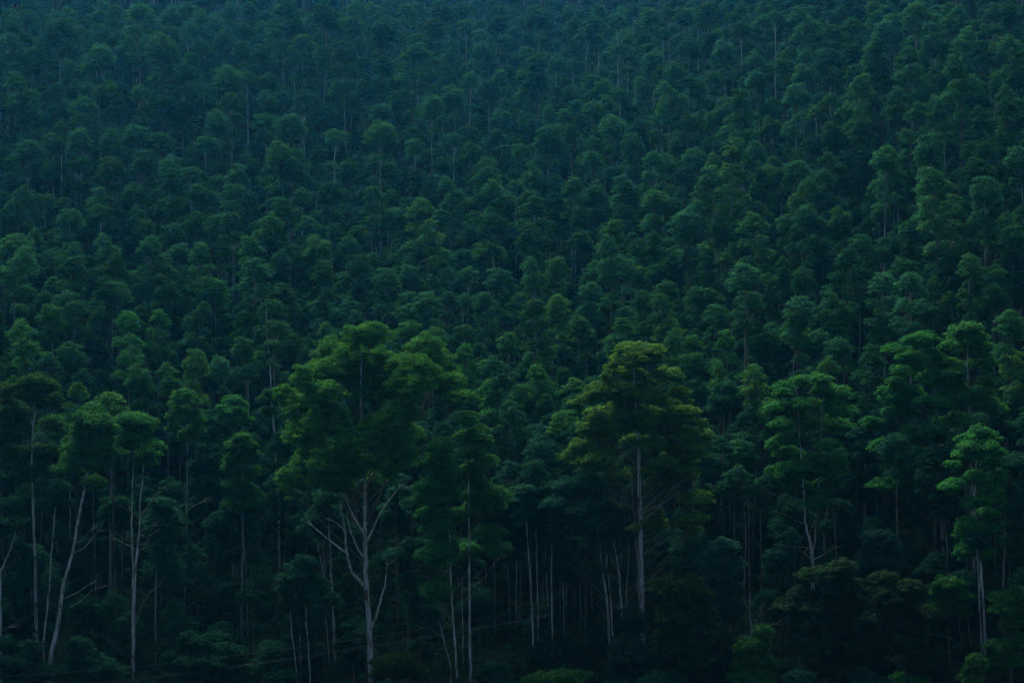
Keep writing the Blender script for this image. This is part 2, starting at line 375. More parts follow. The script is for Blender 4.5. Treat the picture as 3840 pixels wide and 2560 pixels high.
# ------------------------------------------------------------------ crown tips read off the photograph: (x, y, width) in 2.45x tiles
TILES = {
 (0, 0): "100,80,150 70,150,180 210,80,160 520,110,150 590,165,200 715,230,130 925,85,170 1065,35,170 1300,15,220 1520,75,150 1390,145,110 1180,165,130 920,215,170 1090,275,140 1150,240,120 1290,215,130 1520,225,150 1655,235,110 1690,130,120 1725,20,150 1850,85,240 2075,30,160 2000,140,110 2070,235,110 2270,20,130 2250,215,150 60,290,150 245,280,130 390,290,210 850,270,180 1240,320,160 1475,320,200 1375,305,110 1690,370,110 2065,290,130 2220,375,150 1875,400,110 195,440,170 455,405,150 655,415,120 985,405,190 1105,475,130 1260,450,150 1745,465,160 1545,555,190 630,550,120 740,590,120 150,575,170 20,650,90 140,670,230 320,560,120 1765,580,190 2100,615,190 490,745,170 390,790,130 765,765,120 965,755,180 1100,745,130 1290,775,150 95,880,140 1560,865,180 1690,925,170 1905,850,180 2115,840,190 815,870,200 615,930,160 430,940,110 1310,935,170 290,970,170 430,1010,140 1990,1020,180 2280,640,150 560,1115,140 1250,1135,170 735,1175,160 880,1170,130 1035,1180,190 1430,1205,170 490,1230,140 305,1270,200 1850,1235,160 2060,1265,130 2085,1335,110 1350,1380,180 745,1430,150 1055,1430,190 45,1440,120 1530,1435,150 430,1510,120",
 (960, 0): "275,0,220 560,10,210 890,0,220 1020,60,130 1085,30,110 1110,110,150 400,130,180 190,205,150 75,195,100 560,170,110 700,90,160 660,215,110 1135,175,190 1275,175,120 1390,20,160 1500,20,140 1700,10,160 1600,165,180 1930,170,140 1850,20,150 2215,140,130 2060,260,120 2220,40,130 2050,180,100 1470,300,140 425,305,190 595,295,110 40,310,110 75,410,160 200,445,110 615,410,160 460,545,150 860,440,150 835,385,180 350,465,150 1430,385,230 1150,505,200 1750,445,160 1810,365,120 2170,555,110 1960,560,130 2050,385,120 915,510,110 1960,645,150 2230,625,170 80,675,160 60,820,130 440,820,170 150,885,130 260,835,120 1310,830,160 1630,860,180 1140,945,140 1450,1000,100 1330,635,160 1620,795,110 870,830,120 990,745,130 1150,835,120 1840,795,140 2120,720,150 100,1035,160 340,1040,190 1150,1110,200 1440,1155,130 1070,1160,120 1930,1145,150 1830,1215,130 235,1280,230 320,1350,200 580,1330,150 300,1440,220 860,1465,170 740,1180,150 1420,1385,110 1460,1265,140 1080,1410,140 1690,1425,150 1650,1355,120 2080,1470,170 2090,1420,130 2000,1310,180 2200,1180,160 2270,1330,150 1200,1475,140 400,1170,110",
 (1920, 0): "265,60,160 520,50,160 760,135,150 700,245,150 960,110,150 800,20,140 1120,30,130 1290,60,150 1450,50,150 1780,10,200 1620,60,130 2100,20,160 2280,130,170 2095,180,150 1710,130,110 1390,240,130 1050,295,160 1215,270,160 1810,310,160 1600,340,190 2070,295,130 1900,260,110 1960,375,160 2170,370,120 2260,470,180 1250,395,140 1300,455,160 1050,400,130 220,480,160 120,430,130 100,630,150 260,660,150 560,530,110 400,520,140 730,670,160 890,720,140 1365,595,150,L 1530,570,200 1270,590,140 1000,790,140 1180,705,140 1430,740,190 1730,720,160 1970,655,120 1850,640,150 2250,640,160 2140,700,120 740,820,150 510,800,120 880,860,150 1070,900,140 1980,880,140 2150,820,220 590,910,120 330,960,140 480,990,120 440,940,120 700,920,150 1290,910,110 1420,860,150 1620,1040,140 1380,1020,130 1970,960,140 2320,950,120 1840,1000,130 920,1070,170 1150,1090,120 1320,1180,130 1110,1230,150 760,1240,140 860,1280,120 290,1270,110 90,1310,130 1700,1225,110 1490,1270,130 1950,1140,160 2180,1170,130 2010,1280,230 2250,1295,200,L 1850,1405,180,L 1310,1375,180 1080,1350,110 210,1430,180 740,1380,160 1090,1490,140 920,1520,130 1620,1350,160 1380,1420,160 2150,1300,110 330,1130,200 540,1130,140",
 (2880, 0): "75,80,150 185,140,140 380,140,170 600,210,190 960,10,120 990,100,120 1390,20,180 1550,110,150 1720,40,170 1910,170,130 2060,40,200 2240,20,180 820,150,190 1075,190,150 1480,200,140 1845,240,170 1180,130,150 300,60,200 1050,335,180 1310,320,130 1320,400,220 1530,300,200 820,380,150 930,400,180 170,420,170 370,440,160 580,435,200 2250,320,220 2050,405,170 1960,355,170 1680,435,110 1710,510,260 1800,590,120 330,600,140 485,600,110 570,620,130 805,595,140 830,660,210 1010,570,160 690,620,120 1180,660,160 1340,570,150 1370,750,150 1150,720,140 2300,650,200 2090,660,150 2000,630,120 1580,670,130 1890,700,170 1480,730,150 265,765,190 2210,770,220 50,880,110 30,950,110 540,850,170 740,830,180 1160,800,200 940,850,180 1950,830,180 1510,880,200 2260,880,180 1410,950,220,L 1680,840,180 430,950,130 1740,1080,120 1230,830,130 1960,960,190 2220,990,180 1120,1000,140 850,1000,150 40,1080,130 580,1100,160 880,1100,160 260,1180,110 410,1220,140 170,1150,130 620,1200,160 1520,1220,260 790,1190,150 1050,1330,230,L 1170,1400,170 860,1320,160 280,1370,130 580,1390,190 1900,1280,170 2060,1290,160 2250,1200,170 2320,1330,200 60,1430,130,L 1980,1430,230 280,1465,190 880,1490,130 1530,1400,200 50,1510,150,L 720,1410,140 1820,1180,140 2080,1060,130",
 (0, 600): "180,235,180 310,280,130 1605,70,190 1740,50,150 1990,130,130 2180,50,170 2010,265,110 1200,210,160 900,240,140 880,335,150 940,400,150 590,340,130 850,450,160 630,450,180 1270,420,170 760,180,150 1350,540,150 1610,330,180 1780,210,150 1440,260,120 1900,270,150 2270,285,180 1820,475,180 2120,455,220 2010,480,180 1580,570,180 290,625,170 190,670,250 60,700,180 940,680,160 1060,575,110 1180,690,140 1350,690,200 680,755,180 1600,760,200 1830,740,210 2070,765,160 420,835,160 1050,840,180 180,790,300 2340,560,150 2320,690,200 2290,910,220 640,870,220 1440,900,200 1090,945,140 380,950,140 90,570,140 40,430,150 140,480,130 270,540,90 1015,1075,180 510,1070,150 700,1120,150 1270,1110,150 1850,1055,170,L 1950,1070,200,L 1520,1120,180 1700,1090,150 160,1190,180 1080,1120,200 690,1200,210 1040,1280,130 1660,1260,130 1990,1260,170 460,1200,150 460,1315,190,L 235,1320,140 1170,1370,220 1470,1360,180,L 2250,1375,180 690,1280,220 940,1340,140 1840,1300,200 230,1455,260 420,1490,130 1290,1460,150 1770,1490,130 1900,1440,150 650,1430,140 2080,1480,140",
 (960, 600): "750,180,170 1195,180,130 1080,230,200 1770,145,190 1240,260,150 2070,50,200 2210,170,190 1980,330,150 1830,280,150 2150,300,170 1450,75,120 1570,330,220,L 1430,340,200 1245,430,170 665,450,150 100,480,200 520,500,180 345,440,180 220,340,180 420,250,150 1110,510,150 735,570,130 930,600,160 2050,560,140 1970,590,140 1500,610,150 1610,640,170 1370,750,160 600,700,200 470,760,160 280,800,170 200,820,180 800,690,160 140,640,170 2200,480,200 2180,720,180 1890,690,120 1900,810,150 2040,870,130 1490,760,140 1720,820,170 960,870,170 1400,850,170 1060,840,130 150,960,170 640,910,200 1200,990,200 2250,980,200 1740,970,160 1410,950,170 1610,1050,180 1690,1090,130 930,1125,110 1190,1110,140 545,1135,150,L 1020,990,140 1940,970,150 210,1120,180 140,1260,220 1550,1140,150 1600,1200,200 1780,1195,180 1890,1215,150 2090,1200,190 1390,1200,140 350,1310,150 390,1240,150 440,1345,120 590,1260,180 830,1250,160 940,1310,180 930,1380,220 1160,1310,140 2220,1295,170 1400,1310,150 80,1395,130 215,1460,180 610,1440,160 1270,1380,130 1360,1470,180 1560,1330,140 1550,1490,160 1670,1500,160 2330,1380,150",
 (1920, 600): "345,135,150 560,140,190 1080,215,170 1310,270,200 1570,65,140 1880,60,230 1770,145,160 2130,120,130 2300,100,150 2240,200,150 50,180,150 170,260,160 250,340,220 420,280,170 460,340,140 690,285,140 770,220,150 690,410,150 530,410,130 440,460,140 1000,140,200 1060,390,140 1450,340,180 1620,440,210 2270,375,160 2270,460,220 920,535,200,L 860,560,150 1720,260,150 1960,340,170 2060,550,170,L 1940,580,180 1280,650,170 1430,705,150 1160,730,160 1640,780,160 1540,800,150 1790,760,150 860,680,250 840,810,140 600,650,160 190,570,200 190,670,160 170,780,180 1010,780,150 1100,860,150 950,870,180 740,910,140 160,885,190 420,880,190 1340,900,130 1400,930,130 1330,965,150 1430,985,140 1830,870,170 1220,870,130 2170,935,240 1970,830,190 440,1050,180 750,980,180 1150,950,150 2030,1170,140 1480,1100,170 440,1225,200,L 1305,1120,120 1200,1190,190 1690,1150,180 1870,1170,190 2150,1200,210 270,1060,110 700,1110,190 1350,1220,200 950,1230,150 690,1305,160,L 1240,1245,140 1670,1300,150 1460,1320,120 1850,1330,200 200,1260,250 40,1375,130 1250,1380,140 1020,1340,130 430,1400,140 200,1440,130 620,1420,180 340,1470,130 1470,1450,190,L 1240,1480,150 1790,1480,130 1030,1430,200 1560,1420,130 2250,1450,190",
 (2880, 600): "140,65,150 50,30,130 340,150,200 480,80,180 870,15,180 1090,85,160 1200,90,160 700,140,120 1460,240,190 2330,45,160 1550,60,300 1980,150,230 340,400,200 170,480,180 690,440,190 610,310,150 1000,390,150 1390,430,200 1480,480,150 1510,520,130 1300,540,160 1690,330,220 1510,640,160 1280,600,120 2000,440,180 1850,380,200 2080,310,180 2300,415,160 2290,270,150 2170,500,190 2260,600,200 1830,600,150 510,550,180 470,660,130 720,695,180 440,730,180 880,680,190 240,600,160 1100,680,180 1310,730,150,L 1260,775,120,L 1370,785,120 1035,785,150,L 1240,890,200 1200,950,150 1760,830,180 1830,870,220 1610,900,170 1500,940,150 2200,830,180 2080,900,160 160,880,170 50,980,130 80,1050,150 280,1000,180 370,860,170 720,800,260 540,930,140 480,1060,110 575,1045,130 830,960,190 1040,1020,260 1320,1010,260 1520,1070,190 1960,990,170 1760,1080,150 2130,970,190 2280,1010,160 40,1190,140 160,1180,120 260,1240,220 600,1210,200 690,1330,150 840,1235,140 540,1340,170 250,1360,200 1420,1260,200 1640,1210,200 2100,1130,200 1060,1280,180 1060,1385,180,L 1840,1400,150 2200,1360,260 700,1440,180 200,1495,180,L 30,1480,120,L 1340,1500,130 1700,1490,170 1820,1520,180",
 (0, 1200): "300,180,140 100,260,170 600,220,200 730,340,160 250,270,180 450,280,180 530,75,120 690,40,130 1195,215,170 1340,205,120 1770,110,160,L 1770,25,130 1460,75,100 1600,190,130 1550,255,130 1800,270,220 1920,200,150 2010,330,170 2150,450,150 2240,150,180 2130,110,120 2330,110,130 1300,410,190 1290,500,160 1560,390,180 1110,330,160 1740,535,150 1300,630,160 720,450,170 510,480,110 700,560,200 100,370,200 2280,380,150 1010,640,280 650,770,140 560,865,200",
 (960, 1200): "370,110,190 1920,200,200 2050,195,160 1840,335,150 2230,330,230 2080,360,180 2170,540,200 1690,50,180 1900,30,150 720,80,160 490,160,150 470,230,130 180,170,150 60,290,170 620,10,180 2300,100,200 160,380,160 310,670,170 2280,750,250 2150,800,180",
 (1920, 1200): "290,205,190 395,215,150 200,250,150 240,400,200 520,430,120 630,520,200 330,560,170 960,140,170 1090,185,170 700,60,150 1480,80,200 1620,130,180 2000,105,230 1650,290,200 1600,395,180 1770,365,150 1880,375,190 2190,400,250 1740,535,160 1650,570,160 60,600,170 40,680,120 190,690,150 330,680,170 550,670,170 2310,720,180 2130,1090,200 500,820,220 430,960,170 580,760,160 180,1120,160 2290,170,180",
 (2880, 1200): "210,30,230,L 420,80,170 520,330,200 470,390,170 690,150,200 890,240,250 1330,40,130 2210,290,210,L 2230,580,190",
}
rnd = random.Random(11)
HILL = []
for (ox, oy), s in TILES.items():
    for tok in s.split():
        q = tok.split(',')
        HILL.append((ox + float(q[0]) / 2.45, oy + float(q[1]) / 2.45, float(q[2]) / 2.45, len(q) > 3))
# drop double readings where tiles meet
keep = []
for h in HILL:
    if all(abs(h[0] - k[0]) + abs(h[1] - k[1]) > 16 for k in keep): keep.append(h)
HILL = keep

placed = []          # (X, Y, Z, H, width, px, py, wpx, lime)
for (px, py, w, lime) in HILL:
    H = 30.0; jig = rnd.uniform(0.9, 1.12)
    for _ in range(4):
        s = stand(px, py, H)
        if s is None: break
        H = min(max(30 * (w * s[1] / F * 1.3) / 5.0 * jig, 21), 46)
    s = stand(px, py, H)
    if s is None: continue
    X, Y, Z = s
    placed.append((X, Y, Z, H, w * Y / F * 1.28 * rnd.uniform(0.86, 1.18), px, py, w, lime))

order = sorted(range(len(placed)), key=lambda i: -placed[i][7])
INDIV = set(order[:300])
used_labels = set()
ONES = 'zero one two three four five six seven eight nine ten eleven twelve thirteen fourteen fifteen sixteen seventeen eighteen nineteen'.split()
TENS = 'x x twenty thirty forty fifty sixty seventy eighty ninety'.split()
def say(n, half=False):
    n = int(n)
    if n >= 100: s = 'hundred'
    elif n < 20: s = ONES[n]
    else: s = TENS[n // 10] + ('-' + ONES[n % 10] if n % 10 else '')
    return s + ('-and-a-half' if half else '')
def where(px, py, fx=False, fy=False):
    a, b = px / PW * 100, max(py, 0) / PH * 100
    sx = say(int(a), a % 1 >= 0.5) if fx else say(round(a))
    sy = say(int(b), b % 1 >= 0.5) if fy else say(round(b))
    return '%s percent across, %s percent down the photo' % (sx, sy)

far_pts = []         # (X, Y, Z, sxy, sz, rot, variant)
for i, (X, Y, Z, H, wid, px, py, w, lime) in enumerate(placed):
    if w > 88: st = rnd.choice(['cone', 'cone', 'twin', 'narrow'])
    elif w > 62: st = rnd.choice(['narrow', 'dome', 'cone', 'dome', 'twin'])
    else: st = rnd.choice(['dome', 'narrow', 'tuft', 'dome'])
    v = rnd.choice(BYSTYLE[st])
    sxy = wid / 5.0; rot = rnd.uniform(0, 6.28)
    if i in INDIV:
        look = {'cone': 'cone-shaped', 'twin': 'two-lobed', 'narrow': 'tall narrow', 'dome': 'round-topped', 'tuft': 'long-stemmed'}[st]
        size = 'broad' if w > 88 else ('medium' if w > 72 else 'slim')
        lime = lime and py > 620
        col = 'light green ' if lime else ''
        for fx, fy, extra in ((0, 0, ''), (1, 0, ''), (1, 1, ''), (1, 1, 'hillside '), (1, 1, 'upright ')):
            lab = '%s %s%seucalyptus crown, tip %s' % (size, extra, col, where(px, py, fx, fy))
            if lab not in used_labels: break
        used_labels.add(lab)
        t = thing('hillside_eucalyptus', (X, Y, Z), lab, 'tree', 'eucalyptus trees covering the hillside')
        t.rotation_euler = (0, 0, rot)
        t.scale = (sxy, sxy, H / 30.0)
        part('trunk', VAR[v][1], t)
        front = py > 1150
        part('crown', VAR[v][3] if lime and py > 1180 else (VAR[v][4] if lime or (front and rnd.random() < 0.6) else VAR[v][2]), t)
    else:
        far_pts.append((X, Y, Z, sxy, H / 30.0, rot, v))

# ------------------------------------------------------------------ the rest of the wood: one mass nobody could count
def far_forest():
    pts = list(far_pts)
    rg = np.random.default_rng(5)
    tips = np.array([(p[5], p[6]) for p in placed])
    # lower storey between the crowns, and the same wood beyond the frame's edges and over the crest
    y = 309.0
    while y < 1050:
        half = 0.235 * y + 26
        st = 5.6 if y < 640 else 7.6
        x = -half
        while x < half:
            X = x + rg.uniform(-2.4, 2.4); Y = y + rg.uniform(-2.4, 2.4)
            x += st
            Z = float(ground(X, Y))
            u = X / Y
            outside = abs(u) > 0.243
            top = Z / Y * F > PH / 2 - 160 * 1.0              # ground itself near the top edge of the frame
            if outside or top:
                H = rg.uniform(26, 36); w = rg.uniform(5, 6.6); v = int(rg.integers(0, len(VAR)))
            else:
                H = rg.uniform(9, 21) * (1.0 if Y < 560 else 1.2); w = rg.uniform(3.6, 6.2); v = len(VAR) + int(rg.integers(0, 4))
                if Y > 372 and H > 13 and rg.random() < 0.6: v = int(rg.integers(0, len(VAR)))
                if Y < 354:                                  # closed dark canopy on bare stems just inside the edge
                    pxx = PW / 2 + u * F; gap = 1830 < pxx < 2330
                    if Y < 316 and (gap or rg.random() < 0.35): continue
                    if Y < 316 or rg.random() < (0.15 if gap else 0.66): H = rg.uniform(5, 9) if gap else rg.uniform(7, 19) * (0.75 if Y < 316 else 1.0)
                    else:
                        w = rg.uniform(4.2, 5.6); H = min(rg.uniform(24, 30), (PH / 2 - 1500) / F * Y - Z + rg.uniform(-4, 0)); H = max(H, 14)
                        pts.append((X, Y, Z - 0.3, w / 5.0, H / 30.0, rg.uniform(0, 6.28), v)); continue
            sc = w / 5.0
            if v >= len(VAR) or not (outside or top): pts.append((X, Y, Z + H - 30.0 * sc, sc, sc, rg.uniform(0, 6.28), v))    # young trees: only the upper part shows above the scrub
            else: pts.append((X, Y, Z - 0.2, sc, H / 30.0, rg.uniform(0, 6.28), v))
        y += st
    P = np.array(pts)
    me = bpy.data.meshes.new('far_forest')
    me.vertices.add(len(P)); me.vertices.foreach_set('co', P[:, :3].astype(np.float32).ravel())
    a = me.attributes.new('scl', 'FLOAT_VECTOR', 'POINT'); a.data.foreach_set('vector', P[:, [3, 3, 4]].astype(np.float32).ravel())
    a = me.attributes.new('rotz', 'FLOAT', 'POINT'); a.data.foreach_set('value', P[:, 5].astype(np.float32))
    a = me.attributes.new('var', 'INT', 'POINT'); a.data.foreach_set('value', P[:, 6].astype(np.int32))
    o = link(bpy.data.objects.new('far_forest', me))
    o['kind'] = 'stuff'; o['label'] = 'dense dusky eucalyptus forest filling the hillside between the nearer crowns'; o['category'] = 'forest'
    g = bpy.data.node_groups.new('far_forest', 'GeometryNodeTree')
    g.interface.new_socket('Geometry', in_out='INPUT', socket_type='NodeSocketGeometry')
    g.interface.new_socket('Geometry', in_out='OUTPUT', socket_type='NodeSocketGeometry')
    n, l = g.nodes, g.links
    gi = n.new('NodeGroupInput'); go = n.new('NodeGroupOutput')
    ci = n.new('GeometryNodeCollectionInfo'); ci.inputs['Collection'].default_value = _vcol
    ci.inputs['Separate Children'].default_value = True; ci.inputs['Reset Children'].default_value = True
    ip = n.new('GeometryNodeInstanceOnPoints'); ip.inputs['Pick Instance'].default_value = True
    def attr(name, typ):
        q = n.new('GeometryNodeInputNamedAttribute'); q.data_type = typ; q.inputs['Name'].default_value = name
        return [s for s in q.outputs if s.enabled][0]
    cx = n.new('ShaderNodeCombineXYZ'); l.new(attr('rotz', 'FLOAT'), cx.inputs[2])
    l.new(gi.outputs[0], ip.inputs['Points']); l.new(ci.outputs[0], ip.inputs['Instance'])
    l.new(attr('var', 'INT'), ip.inputs['Instance Index'])
    l.new(cx.outputs[0], ip.inputs['Rotation']); l.new(attr('scl', 'FLOAT_VECTOR'), ip.inputs['Scale'])
    l.new(ip.outputs[0], go.inputs[0])
    o.modifiers.new('forest', 'NODES').node_group = g
far_forest()

# ------------------------------------------------------------------ the trees at the forest edge, drawn one by one
SRC_TRUNKS = 0
def hero(name, label, cat, D, trunk, lobes, leaf='front', bark='pale', limbs=(), group=None, leaf_len=0.33,
         dense=1.0, seed=0, depth=1.0, auto=True, clump=1.0, trunk_jit=0.03, lw=0.75):
    """trunk: [(px, py, radius_px)] from the foot up; lobes: [(px, py, rx, ry)]; limbs: lists like trunk.
    The foot is carried down to the ground at depth D."""
    rng = np.random.default_rng(seed + int(abs(trunk[0][0])) * 7 + int(trunk[0][1]))
    k = D / F
    bx = (trunk[0][0] - PW / 2) * k
    gz = float(ground(bx, D))
    root = thing(name, (bx, D, gz), label, cat, group)
    def loc(px, py, dy=0.0):
        p = at(px, py, D); return np.array([p[0] - bx, dy, p[2] - gz])
    pts = [loc(x, y) for (x, y, r) in trunk]; rad = [max(r * k, 0.03) for (_, _, r) in trunk]
    if pts[0][2] > 0.3:                                    # carry the foot to the ground
        pts.insert(0, np.array([pts[0][0] * 1.0, 0, -0.3])); rad.insert(0, rad[0] * 1.15)
    else:
        pts[0][2] = min(pts[0][2], -0.3)
    # slight sway in depth
    for q in range(1, len(pts)): pts[q][1] += rng.normal(0, 0.25)
    mb = MB(); tube(mb, pts, rad, 9, 5, rng, trunk_jit)
    part('trunk', mb.mesh('trunk', BARK[bark], True), root)
    TP = np.array(pts)
    for lm in limbs:
        P = []; n = len(lm); sgn = rng.choice([-1, 1])
        for j, (x, y, r) in enumerate(lm): P.append(loc(x, y, sgn * j * 0.5 * rng.uniform(0.3, 1.0)))
        z0 = P[0][2]
        P[0][1] = np.interp(z0, TP[:, 2], TP[:, 1])
        mb = MB(); tube(mb, P, [max(r * k * lw, 0.02) for (_, _, r) in lm], 6, 4, rng, 0.03)
        e = np.array(P[-1]); d = e - np.array(P[-2]); d /= np.linalg.norm(d) + 1e-9
        for _ in range(3):                                  # twigs at the tip
            dd = d + rng.normal(0, 0.45, 3); dd /= np.linalg.norm(dd); dd[2] = abs(dd[2]) * 0.8
            Lr = rng.uniform(1.2, 2.6)
            tube(mb, [e, e + dd * Lr * .5, e + dd * Lr + np.array([0, 0, .2])], [lm[-1][2] * k * .6 + .005, .025, .012], 4, 2)
        part('limb', mb.mesh('limb', BARK[bark if lw > 0.9 or bark == 'dark' else 'grey'], True), root)
    if lobes:
        C, R = [], []
        lob = []
        L0 = list(lobes); lobes = list(lobes)
        if len(L0) > 5:                                     # bridge neighbouring lobes so that the crown reads as one mass
            for (x, y, rx, ry) in L0:
                near = sorted(L0, key=lambda o: abs(o[0] - x) + abs(o[1] - y))[1:4]
                o = near[int(rng.integers(0, 3))]
                if rng.random() < 0.35:
                    lobes.append(((x + o[0]) / 2, (y + o[1]) / 2 + 4, (rx + o[2]) * .45, (ry + o[3]) * .45))
        for (x, y, rx, ry) in lobes:
            rx, ry = rx * k * 1.08, ry * k * 1.42
            off = rng.uniform(-1, 1) * depth
            span = 0.55 * max(abs(l_[0] - trunk[-1][0]) for l_ in lobes) * k
            c = loc(x, y, off * span)
            lob.append((c, rx, ry))
            rk = float(np.clip(0.34 * rx, 0.42, 0.85)) * clump / rx
            n = int(np.clip(2.6 / (rk * rk), 8, 60))
            c1, r1 = dome(rng, c, rx, ry, n, rk)
            C.extend(c1); R.extend(r1)
            for q in range(n // 3):                          # leaves inside the mass
                d = rng.normal(0, 1, 3); d /= np.linalg.norm(d); rc = rk * rx * rng.uniform(.8, 1.1)
                C.append(c + d * np.array([rx, rx, ry]) * rng.uniform(.1, .6) - np.array([0, 0, ry * .25])); R.append((rc, rc, rc * .75))
        C = np.array(C); R = np.array(R)
        mb = MB()
        leaves(mb, rng, C, R, (90 * dense * (R[:, 0] / 0.8) ** 1.7).clip(24, 200) * (0.36 / leaf_len) ** 1.5, leaf_len, leaf_len * 0.54)
        part('crown', mb.mesh('crown', LEAF[leaf]), root)
        if auto:
            mb = MB()
            for (c, rx, ry) in lob:
                h = abs(c[0] - np.interp(c[2], TP[:, 2], TP[:, 0])) + abs(c[1])
                z = c[2] - 0.75 * h - ry
                z = float(np.clip(z, TP[-1, 2] * 0.22, TP[-1, 2] * 0.98))
                a = np.array([np.interp(z, TP[:, 2], TP[:, 0]), np.interp(z, TP[:, 2], TP[:, 1]), z])
                r0 = float(np.clip(0.015 + 0.007 * np.linalg.norm(c - a), 0.025, 0.07))
                tube(mb, [a, a * .45 + c * .55 + np.array([0, 0, -0.4]) * rng.uniform(0, 1.5), c], [r0, r0 * .75, r0 * .35], 5, 4, rng, 0.05)
                for _ in range(3):
                    d = rng.normal(0, 1, 3); d[2] = abs(d[2]); e = c + d / np.linalg.norm(d) * np.array([rx, rx, ry]) * .7
                    tube(mb, [c * .7 + a * .3, (c + e) / 2, e], [r0 * .45, r0 * .3, .012], 4, 2)
            br = part('branches', mb.mesh('branches', BARK['dark'], True), root)
            br['kind'] = 'stuff'
    return root

def T(s):
    """'x,y,r x,y,r' -> list of tuples"""
    return [tuple(float(v) for v in q.split(',')) for q in s.split()]

giant = hero('giant_eucalyptus', 'huge broad-crowned eucalyptus left of centre with pale forked trunk and curving limb', 'tree', 304,
     T('1392,2600,14 1391,2540,13 1382,2309,9.5 1374,2202,8.5 1369,2033,7.5 1368,1902,7 1368,1731,6 1358,1600,5 1352,1500,3.5 1356,1330,1.5'),
     T('1401,1269,73,45 1340,1278,49,41 1238,1331,65,45 1152,1429,45,53 1307,1396,90,53 1429,1371,73,45 1593,1318,69,45 1633,1376,69,45 1674,1445,65,45 1727,1502,57,37 1552,1453,82,57 1409,1486,90,57 1225,1494,82,53 1123,1547,69,57 1082,1486,41,33 1246,1592,90,57 1429,1620,94,49 1144,1649,73,65 1511,1567,73,57 1184,1731,94,61 1082,1812,53,53 1287,1751,69,53 1246,1820,82,41 1470,1743,82,57 1368,1812,73,37 1511,1649,70,55 1187,1400,50,40 1500,1390,60,40 1340,1340,80,45 1330,1680,70,50'),
     'lime', 'pale',
     [T('1363,2195,6.5 1340,2165,6 1319,2139,5.5 1303,2076,5 1297,1994,4 1282,1897,2.5'), T('1303,2076,3.6 1256,2042,3 1202,1999,2.2 1168,1974,1.2'),
      T('1297,1994,2.6 1275,1970,2 1251,1950,1.2'), T('1363,2088,4 1338,2047,3.5 1316,1984,2.8 1305,1930,2'), T('1362,1994,4.5 1343,1965,4 1323,1936,3.5 1300,1880,2.5'),
      T('1377,2028,4.5 1396,1989,3.5 1428,1921,2.8 1459,1877,2.2 1498,1824,1.5'), T('1378,1800,4 1420,1755,3 1450,1714,2.5 1468,1678,1.8'),
      T('1394,2352,4.5 1418,2285,4 1432,2231,3.2 1442,2197,2.5 1450,2120,1.5')], dense=1.15, lw=1.0)

_k = 304 / F
def _g(px, py): 
    return at(px, py, 304) - np.array(giant.location)
_mb = MB(); tube(_mb, [_g(1373.5, 2248) + np.array([0, -.12, 0]), _g(1373.5, 2226) + np.array([0, -.16, 0]), _g(1372.5, 2206) + np.array([0, -.12, 0])], [.10, .27, .14], 9, 4, np.random.default_rng(4), .02)
_s = part('bark_scar', _mb.mesh('bark_scar', BARK['red'], True), giant); _s['label'] = 'reddish brown torn bark scar below the lowest limb'

hero('slender_eucalyptus', 'slim white-stemmed eucalyptus with tiered foliage right of the giant tree', 'tree', 305,
     T('1765,2600,5.5 1764,2540,5 1760,2285,4.2 1759,2042,3.6 1757,1800,2.8 1753,1640,1.6 1752,1560,0.8'),
     T('1752,1580,41,30 1801,1616,29,18 1752,1641,45,22 1817,1669,33,18 1768,1702,45,20 1825,1731,45,18 1768,1771,49,22 1789,1820,45,22 1857,1863,60,26 1823,1907,78,26 1832,2008,53,30 1861,2062,53,27 1765,2071,50,22 1716,1936,45,20 1772,1870,40,20'),
     'front', 'pale', [T('1764,2202,2.2 1813,2168,2 1837,2134,1.6 1866,2100,1.2'), T('1764,2240,1.6 1782,2200,1.2 1788,2170,.9')], dense=1.1)
hero('slender_eucalyptus', 'slim pale eucalyptus with layered crown just right of the giant tree trunk', 'tree', 303,
     T('1713,2600,5 1711,2498,4.5 1697,2285,4 1689,2139,3.2 1687,2042,2.8 1677,1897,2.4 1672,1790,1.8 1664,1690,1'),
     T('1662,1682,53,27 1646,1735,57,27 1666,1784,61,27 1613,1829,57,24 1605,1873,53,26 1668,1868,63,22 1634,1994,58,26 1677,2042,39,22 1638,2091,87,30 1634,2222,63,30 1600,1940,45,24 1650,1930,50,24'),
     'front', 'pale', [T('1693,2220,1.8 1720,2195,1.5 1745,2150,1')], dense=1.1)

